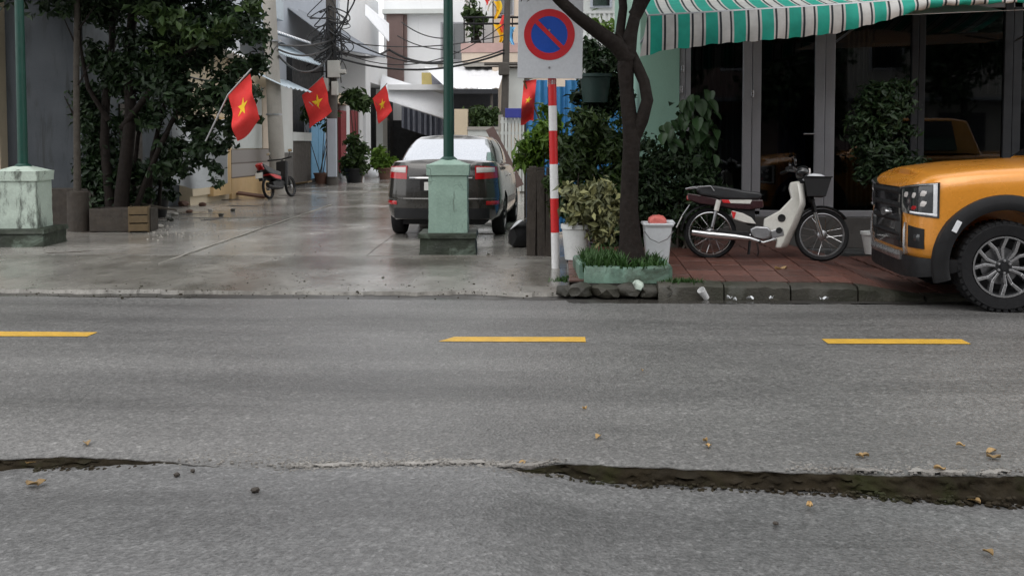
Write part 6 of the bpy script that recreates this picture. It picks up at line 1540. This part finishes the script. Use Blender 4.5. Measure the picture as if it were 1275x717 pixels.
# coloured pennants on the far balcony
for i, (u, v, c, m_) in enumerate([(619,13,(0,0),'flag_yellow'),(609,3,(0,0),'white_paint'),(627,30,(0,0),'flag_red'),(637,45,(0,0),'flag_blue'),(605,-4,(0,0),'flag_red'),(622,42,(0,0),'flag_yellow')]):
    s_ = .32; p = P(u, v, Y=43.5)
    def fn(a, b, p=p, i=i): return p+Vector((s_*(a-.5)*(1-.6*b)+.1*math.sin(b*4+i), .12*math.sin(a*6+i), .55*(.5-b)*1.4)), Vector((0,-1,0))
    o = MB().slab(fn, 6, 8, .01).build('pennant', MT[m_], smooth=60, origin=tuple(p)); tag(o, ['yellow pennant fluttering above the pink balcony ledge','white pennant hanging by the balcony plants','red pennant beside the electricity pole top','light blue pennant right of the electricity pole','red pennant hanging above the white pennant','small yellow pennant on the electricity pole by the ledge'][i], 'pennant')
tag(MB().tube([P(602,-10,Y=43.6), P(614,5,Y=43.6), P(626,22,Y=43.6), P(640,40,Y=43.6)], .015, 5).build('pennant_string', MT['cable'], origin=tuple(P(602,-10,Y=43.6))), 'thin string carrying the coloured pennants', 'string')

# ================================================================== PLANTS IN THE ALLEY
def potted(label, u, vb, Y, potr, lst, n, size, mat, seed, potm='clay', aspect=.4):
    b = P(u, vb, Y=Y); return shrub(label, (b.x, Y, Z0+.025), bl_px(lst, Y), n, size, mat, seed, 5, aspect, potr=potr, potm=potm, name='potted_plant')
potted('leafy dark plant in a pot before the red columns', 441, 226, 35.0, .34, [(440,190,14,0),(432,200,12,0),(448,205,12,0),(440,178,10,0),(436,212,9,0),(450,185,9,0)], 1500, .26, MT['leaf_mid'], 81, 'black')
potted('lime green bush beside the white sacks in the alley', 480, 216, 38.0, .3, [(478,195,11,0),(486,203,9,0),(472,203,9,0),(480,209,8,0)], 900, .28, MT['leaf_lime'], 82, 'clay')
potted('hanging fern over the cream recess by the columns', 446, 226, 36.0, .2, [(432,126,9,0),(444,122,10,0),(455,128,9,0),(446,132,9,0)], 600, .3, MT['leaf_mid'], 83)
potted('dusty green plant behind the flag at the cable pole', 400, 224, 33.8, .25, [(386,140,9,0),(394,150,9,0),(412,145,8,0),(411,158,8,0),(380,146,6,0),(404,135,9,0)], 700, .22, MT['leaf_mid'], 84)
for i, (u, v, r_0, m_, lb) in enumerate([(463,221,.42,'bag_white','white plastic sack beside the lime green bush'),(474,220,.36,'bag_white','small pale sack leaning on the larger white sack'),(430,223,.22,'white_pot','round white jar before the leafy dark plant'),(398,226,.26,'clay','brown clay pot at the foot of the blue door'),(412,229,.22,'clay','small clay pot by the cable pole foot')]):
    p = P(u, v, z=.06); r_0 *= .8
    if 'pot' in lb or 'jar' in lb:
        o = MB().lathe([(r_0*.7,0),(r_0*1.1,r_0*1.0),(r_0*.9,r_0*1.7),(r_0*.7,r_0*1.7),(r_0*.7,r_0*1.5),(0,r_0*1.4)], Matrix(), 18).build('jar', MT[m_], smooth=45); o.location = (p.x, p.y, Z0+.02)
    else: o = rock('sack', (p.x, p.y, Z0+r_0*.55), (r_0, r_0*.8, r_0*.7), MT[m_], None, 20+i)
    tag(o, lb, 'sack' if 'sack' in lb else 'pot')
tt = thing('balcony_plant', 'bare twiggy plant on the pink balcony ledge', 'plant', tuple(P(593, 54, Y=46.4)))
r_ = random.Random(12)
for k in range(14):
    u = 593+r_.uniform(-12, 12); MB().tube([P(593+r_.uniform(-6,6),54,Y=46.4), P((593+u)/2,34,Y=46.4), P(u,r_.uniform(0,22),Y=46.4)], [.05,.04,.015], 5).build('stem', MT['bark_dark'], tt)
foliage('leaves', bl_px([(592,12,14,0),(582,18,9,0),(602,22,10,0),(592,36,9,0)], 46.4), 420, .3, MT['leaf_mid'], tt, 13)

# ------------------------------------------------------------------ big dark tree on the left
def left_tree():
    Y0 = 16.4; pp = lambda u, v, dy=0: P(u, v, Y=Y0+dy); b = pp(148, 283)
    t = thing('dark_tree', 'large dense dark green tree over the left edge of the alley', 'tree', (b.x, Y0, .05))
    tr = [[(150,288,0,.14),(152,240,0,.12),(158,190,.1,.11),(163,140,.1,.10),(160,80,.2,.09),(165,20,.3,.08),(170,-60,.4,.05)],
          [(140,286,.2,.10),(136,240,.2,.085),(130,180,.3,.08),(132,120,.3,.07),(140,50,.4,.06),(140,-40,.5,.04)],
          [(160,286,.1,.06),(178,235,.1,.05),(196,190,0,.045),(215,150,0,.04),(240,110,-.1,.03)],
          [(185,284,.4,.05),(186,240,.4,.045),(190,190,.3,.04),(205,130,.2,.035),(230,60,.2,.03)],
          [(170,284,.5,.045),(166,225,.5,.04),(172,170,.5,.035),(185,120,.4,.03)],
          [(198,262,.8,.035),(200,225,.8,.03),(206,190,.8,.025)], [(152,160,.1,.06),(190,110,-.2,.05),(240,60,-.4,.04),(295,30,-.6,.03)], [(135,150,.2,.05),(110,110,.1,.04),(100,60,0,.03),(98,0,0,.025)]]
    for i, br in enumerate(tr): MB().tube([pp(u, v, dy) for u, v, dy, _ in br], [r for *_, r in br], 10).build('trunk' if i < 2 else 'limb', MT['bark_dark'], t, smooth=60)
    lst = [(130,20,40,.3),(180,15,44,.0),(235,10,40,-.2),(290,15,34,-.3),(318,40,20,-.4),(150,65,36,.3),(205,60,42,0),(262,60,40,-.3),(305,75,26,-.4),(120,70,24,.4),(165,105,32,.2),(225,105,38,-.1),(275,112,30,-.3),(310,112,20,-.4),(190,145,26,.2),(240,150,30,0),(285,150,24,-.2),(312,145,14,-.3),(255,185,24,0),(225,185,18,.1),(278,185,16,-.1),(206,205,22,.2),(228,215,14,.2),(268,210,11,0),(272,228,8,0),(160,150,20,.3),(200,180,16,.3),(140,105,22,.4),(190,235,12,.3),(120,0,30,.4)]
    bl = []
    q = random.Random(77)
    for u, v, r, dy in lst:
        for k in range(4):
            rr = r*q.uniform(.5, .8); c = pp(u+q.uniform(-.55,.55)*r, v+q.uniform(-.55,.55)*r, dy+q.uniform(-.4,.5)); s_ = rr*Y0/PXM; bl.append((c, (s_, s_, s_*.75)))
    bl += blobs_around((b.x+.5, Y0-.2, 5.0), (2.8,2.2,1.4), 22, 3, .4)  # unseen upper clumps, added to shade the yard and grey wall
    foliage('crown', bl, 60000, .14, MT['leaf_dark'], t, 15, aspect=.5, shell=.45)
    foliage('sun_tinted_leaves', [(pp(u, v, -1.0), (r*Y0/PXM, .3, r*Y0/PXM*.6)) for u, v, r in ((215,25,26),(245,45,24),(185,12,18),(280,35,20),(200,60,16),(315,8,14),(258,50,16))], 420, .20, MT['leaf_mid'], t, 16)  # lighter leaf colour paints sunlight onto the front of the crown
    foliage('undergrowth', [(pp(u, v, dy), (r*Y0/PXM, .25, r*Y0/PXM)) for u, v, r, dy in ((118,150,22,.5),(126,185,24,.5),(118,215,22,.5),(140,225,20,.4),(128,250,22,.4),(160,215,18,.5),(172,250,14,.5),(150,260,16,.4),(110,120,18,.5),(182,215,14,.5))], 7000, .13, MT['leaf_dark'], t, 17)
left_tree()
def thin_tree():
    Y0 = 15.6; b = P(96, 300, z=.05); t = thing('thin_trunk_tree', 'thin bare trunk standing between the left pedestal and the dark tree', 'tree', (P(96,200,Y=Y0).x, Y0, .05))
    MB().tube([P(97,285,Y=Y0), P(96,200,Y=Y0), P(95,100,Y=Y0), P(96,0,Y=Y0), P(97,-80,Y=Y0)], [.075,.055,.05,.045,.03], 10).build('trunk', MT['bark_pale'], t, smooth=60)
    MB().lathe([(.17,0),(.16,.62),(.10,.64)], Matrix.Translation((P(96,200,Y=Y0).x, Y0, .05)), 16).build('stump_collar', MT['timber'], t, smooth=45)
    for a, b_ in (((96,60),(78,20)), ((95,110),(112,80)), ((96,40),(118,8)), ((95,150),(80,120))): MB().tube([P(*a, Y=Y0), P(*b_, Y=Y0-.1)], [.02,.006], 6).build('twig', MT['bark_dark'], t)
    foliage('crown', bl_px([(92,-30,26,0),(78,12,14,0),(116,4,16,0),(110,-30,20,0)], Y0), 500, .13, MT['leaf_dark'], t, 41)
thin_tree()
# pots, boards and rubbish under the left trees
def yard_things():
    def boxat(name, label, cat, u, v, sx, sy, sz, mat, rz=0, z=.06, bevel=.01, rx_=0):
        p = P(u, v, z=z); o = MB().obox((0,0,sz/2), (sx,sy,sz), (rx_,0,0)).build(name, MT[mat], bevel=bevel); o.location = (p.x, p.y+sy/2, z-.01); o.rotation_euler = (0,0,R(rz)); return tag(o, label, cat)
    def trough():
        p = P(148, 288, z=.06); t = thing('tree_trough', 'long dark wooden trough at the foot of the dark tree', 'planter', (p.x, p.y+.2, .055), R(4))
        MB().box(-.46,.46,-.22,-.18,0,.36).build('side', MT['timber'], t, world=False, bevel=.01); MB().box(-.46,.46,.18,.22,0,.36).build('side', MT['timber'], t, world=False, bevel=.01)
        for s_ in (-1,1): MB().box(s_*.46-.02,s_*.46+.02,-.179,.179,0,.36).build('end_panel', MT['timber'], t, world=False)
        MB().box(-.44,.44,-.18,.18,.02,.28).build('soil', MT['soil'], t, world=False)
    trough()
    c = P(174, 288, z=.06); t = thing('wooden_crate', 'yellowish wooden crate leaning by the dark wooden trough', 'crate', (c.x, c.y, .055), R(15))
    for k in range(3): MB().box(-.14,.14,-.15,-.13,.02+.13*k,.13+.13*k).build('slat', MT['wood_pale'], t, world=False, bevel=.004); MB().box(-.14,.14,.13,.15,.02+.13*k,.13+.13*k).build('slat', MT['wood_pale'], t, world=False, bevel=.004)
    for s_ in (-1,1): MB().box(s_*.14-.012,s_*.14+.012,-.129,.129,0,.4).build('end_panel', MT['wood_pale'], t, world=False, bevel=.004)
    o = boxat('white_canister', 'small white canister on the soil behind the dark wooden trough', 'canister', 170, 268, .16, .12, .5, 'white_pot', 5, bevel=.03)
    o = rock('white_sack', (P(188,278,z=.06).x, P(188,278,z=.06).y, .19), (.10,.10,.17), MT['bag_white'], None, 31); tag(o, 'small white sack beside the wooden crate', 'sack')
    o = MB().lathe([(.13,0),(.19,.32),(.21,.33),(.21,.36),(.16,.36),(.15,.3),(0,.3)], Matrix(), 20).build('black_pot', MT['black'], smooth=45); o.location = P(198,270,z=.06); tag(o, 'empty black plant pot beside the white sack', 'pot')
    for i, (u, v, sx, rz, mat, lb) in enumerate([(222,248,1.3,12,'clay','reddish board lying on rubble under the tree'),(232,243,1.5,-8,'wood_pale','pale plank lying across the rubble heap'),(300,246,1.4,-14,'clay','brown board lying at the foot of the ochre pilaster'),(365,233,1.3,-25,'wood_pale','pale plank lying behind the concrete pole')]):
        o = boxat('plank', lb, 'plank', u, v, sx, .22, .05, mat, rz, .07); o.rotation_euler = (R(8), R(-7 if i % 2 else 6), R(rz)); o.location.z += .08
    for i, (u, v, s_, m_) in enumerate([(215,252,.16,'clay'),(205,262,.10,'conc_pole'),(228,256,.12,'clay'),(240,250,.14,'old_pole'),(218,268,.07,'conc_pole'),(236,264,.06,'clay'),(252,256,.09,'clay'),(246,246,.15,'kerb'),(258,248,.10,'conc_pole'),(212,274,.06,'kerb'),(262,262,.05,'conc_pole'),(275,268,.05,'kerb'),(200,282,.05,'conc_pole'),(290,262,.05,'kerb')]):
        p = P(u, v, z=.07); o = rock('rubble', (p.x, p.y, .06+s_*.35), (s_, s_*.9, s_*.6), MT[m_], None, 100+i); tag(o, 'broken brick or concrete lump lying on the yard edge', 'rubble', 'rubble lumps along the yard edge')
    o = boxat('garden_block', 'mossy concrete block wall between the left pedestal and thin trunk', 'block', 84, 280, .9, .4, .62, 'timber', 2, .06)
    for i, (u, v) in enumerate([(45,312),(62,306),(20,314)]):
        p = P(u, v, z=.06); tuft_ = None
    g1 = shrub('small dark weeds at the foot of the grey wall', (P(120,275,z=.06).x, 17.0, .05), bl_px([(118,240,16,0),(128,225,14,0),(112,258,14,0),(125,262,12,0)], 16.9), 700, .12, MT['leaf_dark'], 91, 4)
    g2 = shrub('weedy stalks sprouting beside the black plant pot', (P(205,268,z=.06).x, 17.6, .05), bl_px([(205,225,12,0),(198,240,10,0),(212,240,9,0),(206,210,10,0)], 17.6), 420, .12, MT['leaf_dark'], 92, 6)
    # white plastic chair-like heap
    o = rock('plastic_heap', (P(240,235,z=.06).x, P(240,240,z=.06).y, .35), (.5,.3,.35), MT['bag_white'], None, 44); tag(o, 'heap of white plastic sheeting before the cream house', 'sheeting')
yard_things()
m = MB(); r_ = random.Random(19)
for _ in range(260):
    u = r_.uniform(180, 330); v = r_.uniform(252, 300); 
    if v > 318-(u-180)*.35: continue
    p = P(u, v, z=.06); s_ = r_.uniform(.006, .02); k = 5
    pts = [(p.x+s_*r_.uniform(.6,1.2)*math.cos(2*math.pi*i/k), p.y+s_*r_.uniform(.6,1.2)*math.sin(2*math.pi*i/k)) for i in range(k)]
    m.add([(a, b, .045) for a, b in pts]+[(p.x+(a-p.x)*.7, p.y+(b-p.y)*.7, .06+s_*.4) for a, b in pts], [tuple(range(k,2*k))]+[(i,(i+1)%k,(i+1)%k+k,i+k) for i in range(k)])
tag(m.build('yard_grit', MT['conc_pole']), 'fine rubble and grit on the muddy yard edge', 'gravel', kind='stuff')

shrub('ragged weeds spilling out of the dark wooden trough', (P(140,276,z=.3).x, 16.75, .33), bl_px([(120,262,12,0),(135,258,12,0),(152,262,11,0),(128,270,9,-.15),(150,272,8,-.15)], 16.7), 900, .10, MT['leaf_dark'], 95, 4)
# grit and trodden leaves scattered over the alley
m = MB(); r_ = random.Random(23)
for _ in range(480):
    u = r_.uniform(20, 690); v = r_.choice([r_.uniform(262, 362), r_.triangular(335, 366, 358)]); p = P(u, v, z=.06)
    z = apron_z(p.x, p.y) if p.y < 12.2 else .054
    s_ = r_.uniform(.003, .012)*(2 if r_.random() < .06 else 1); k = 5; ph = r_.uniform(0, 6)
    pts = [(p.x+s_*r_.uniform(.5,1.3)*math.cos(2*math.pi*i/k+ph), p.y+s_*r_.uniform(.5,1.3)*math.sin(2*math.pi*i/k+ph)) for i in range(k)]
    m.add([(a, b, z-.004) for a, b in pts]+[(p.x+(a-p.x)*.7, p.y+(b-p.y)*.7, z+s_*.4) for a, b in pts], [tuple(range(k,2*k))]+[(i,(i+1)%k,(i+1)%k+k,i+k) for i in range(k)])
tag(m.build('alley_grit', MT['soil_lump']), 'dark grit and trodden leaf bits scattered over the wet alley', 'grit', kind='stuff')
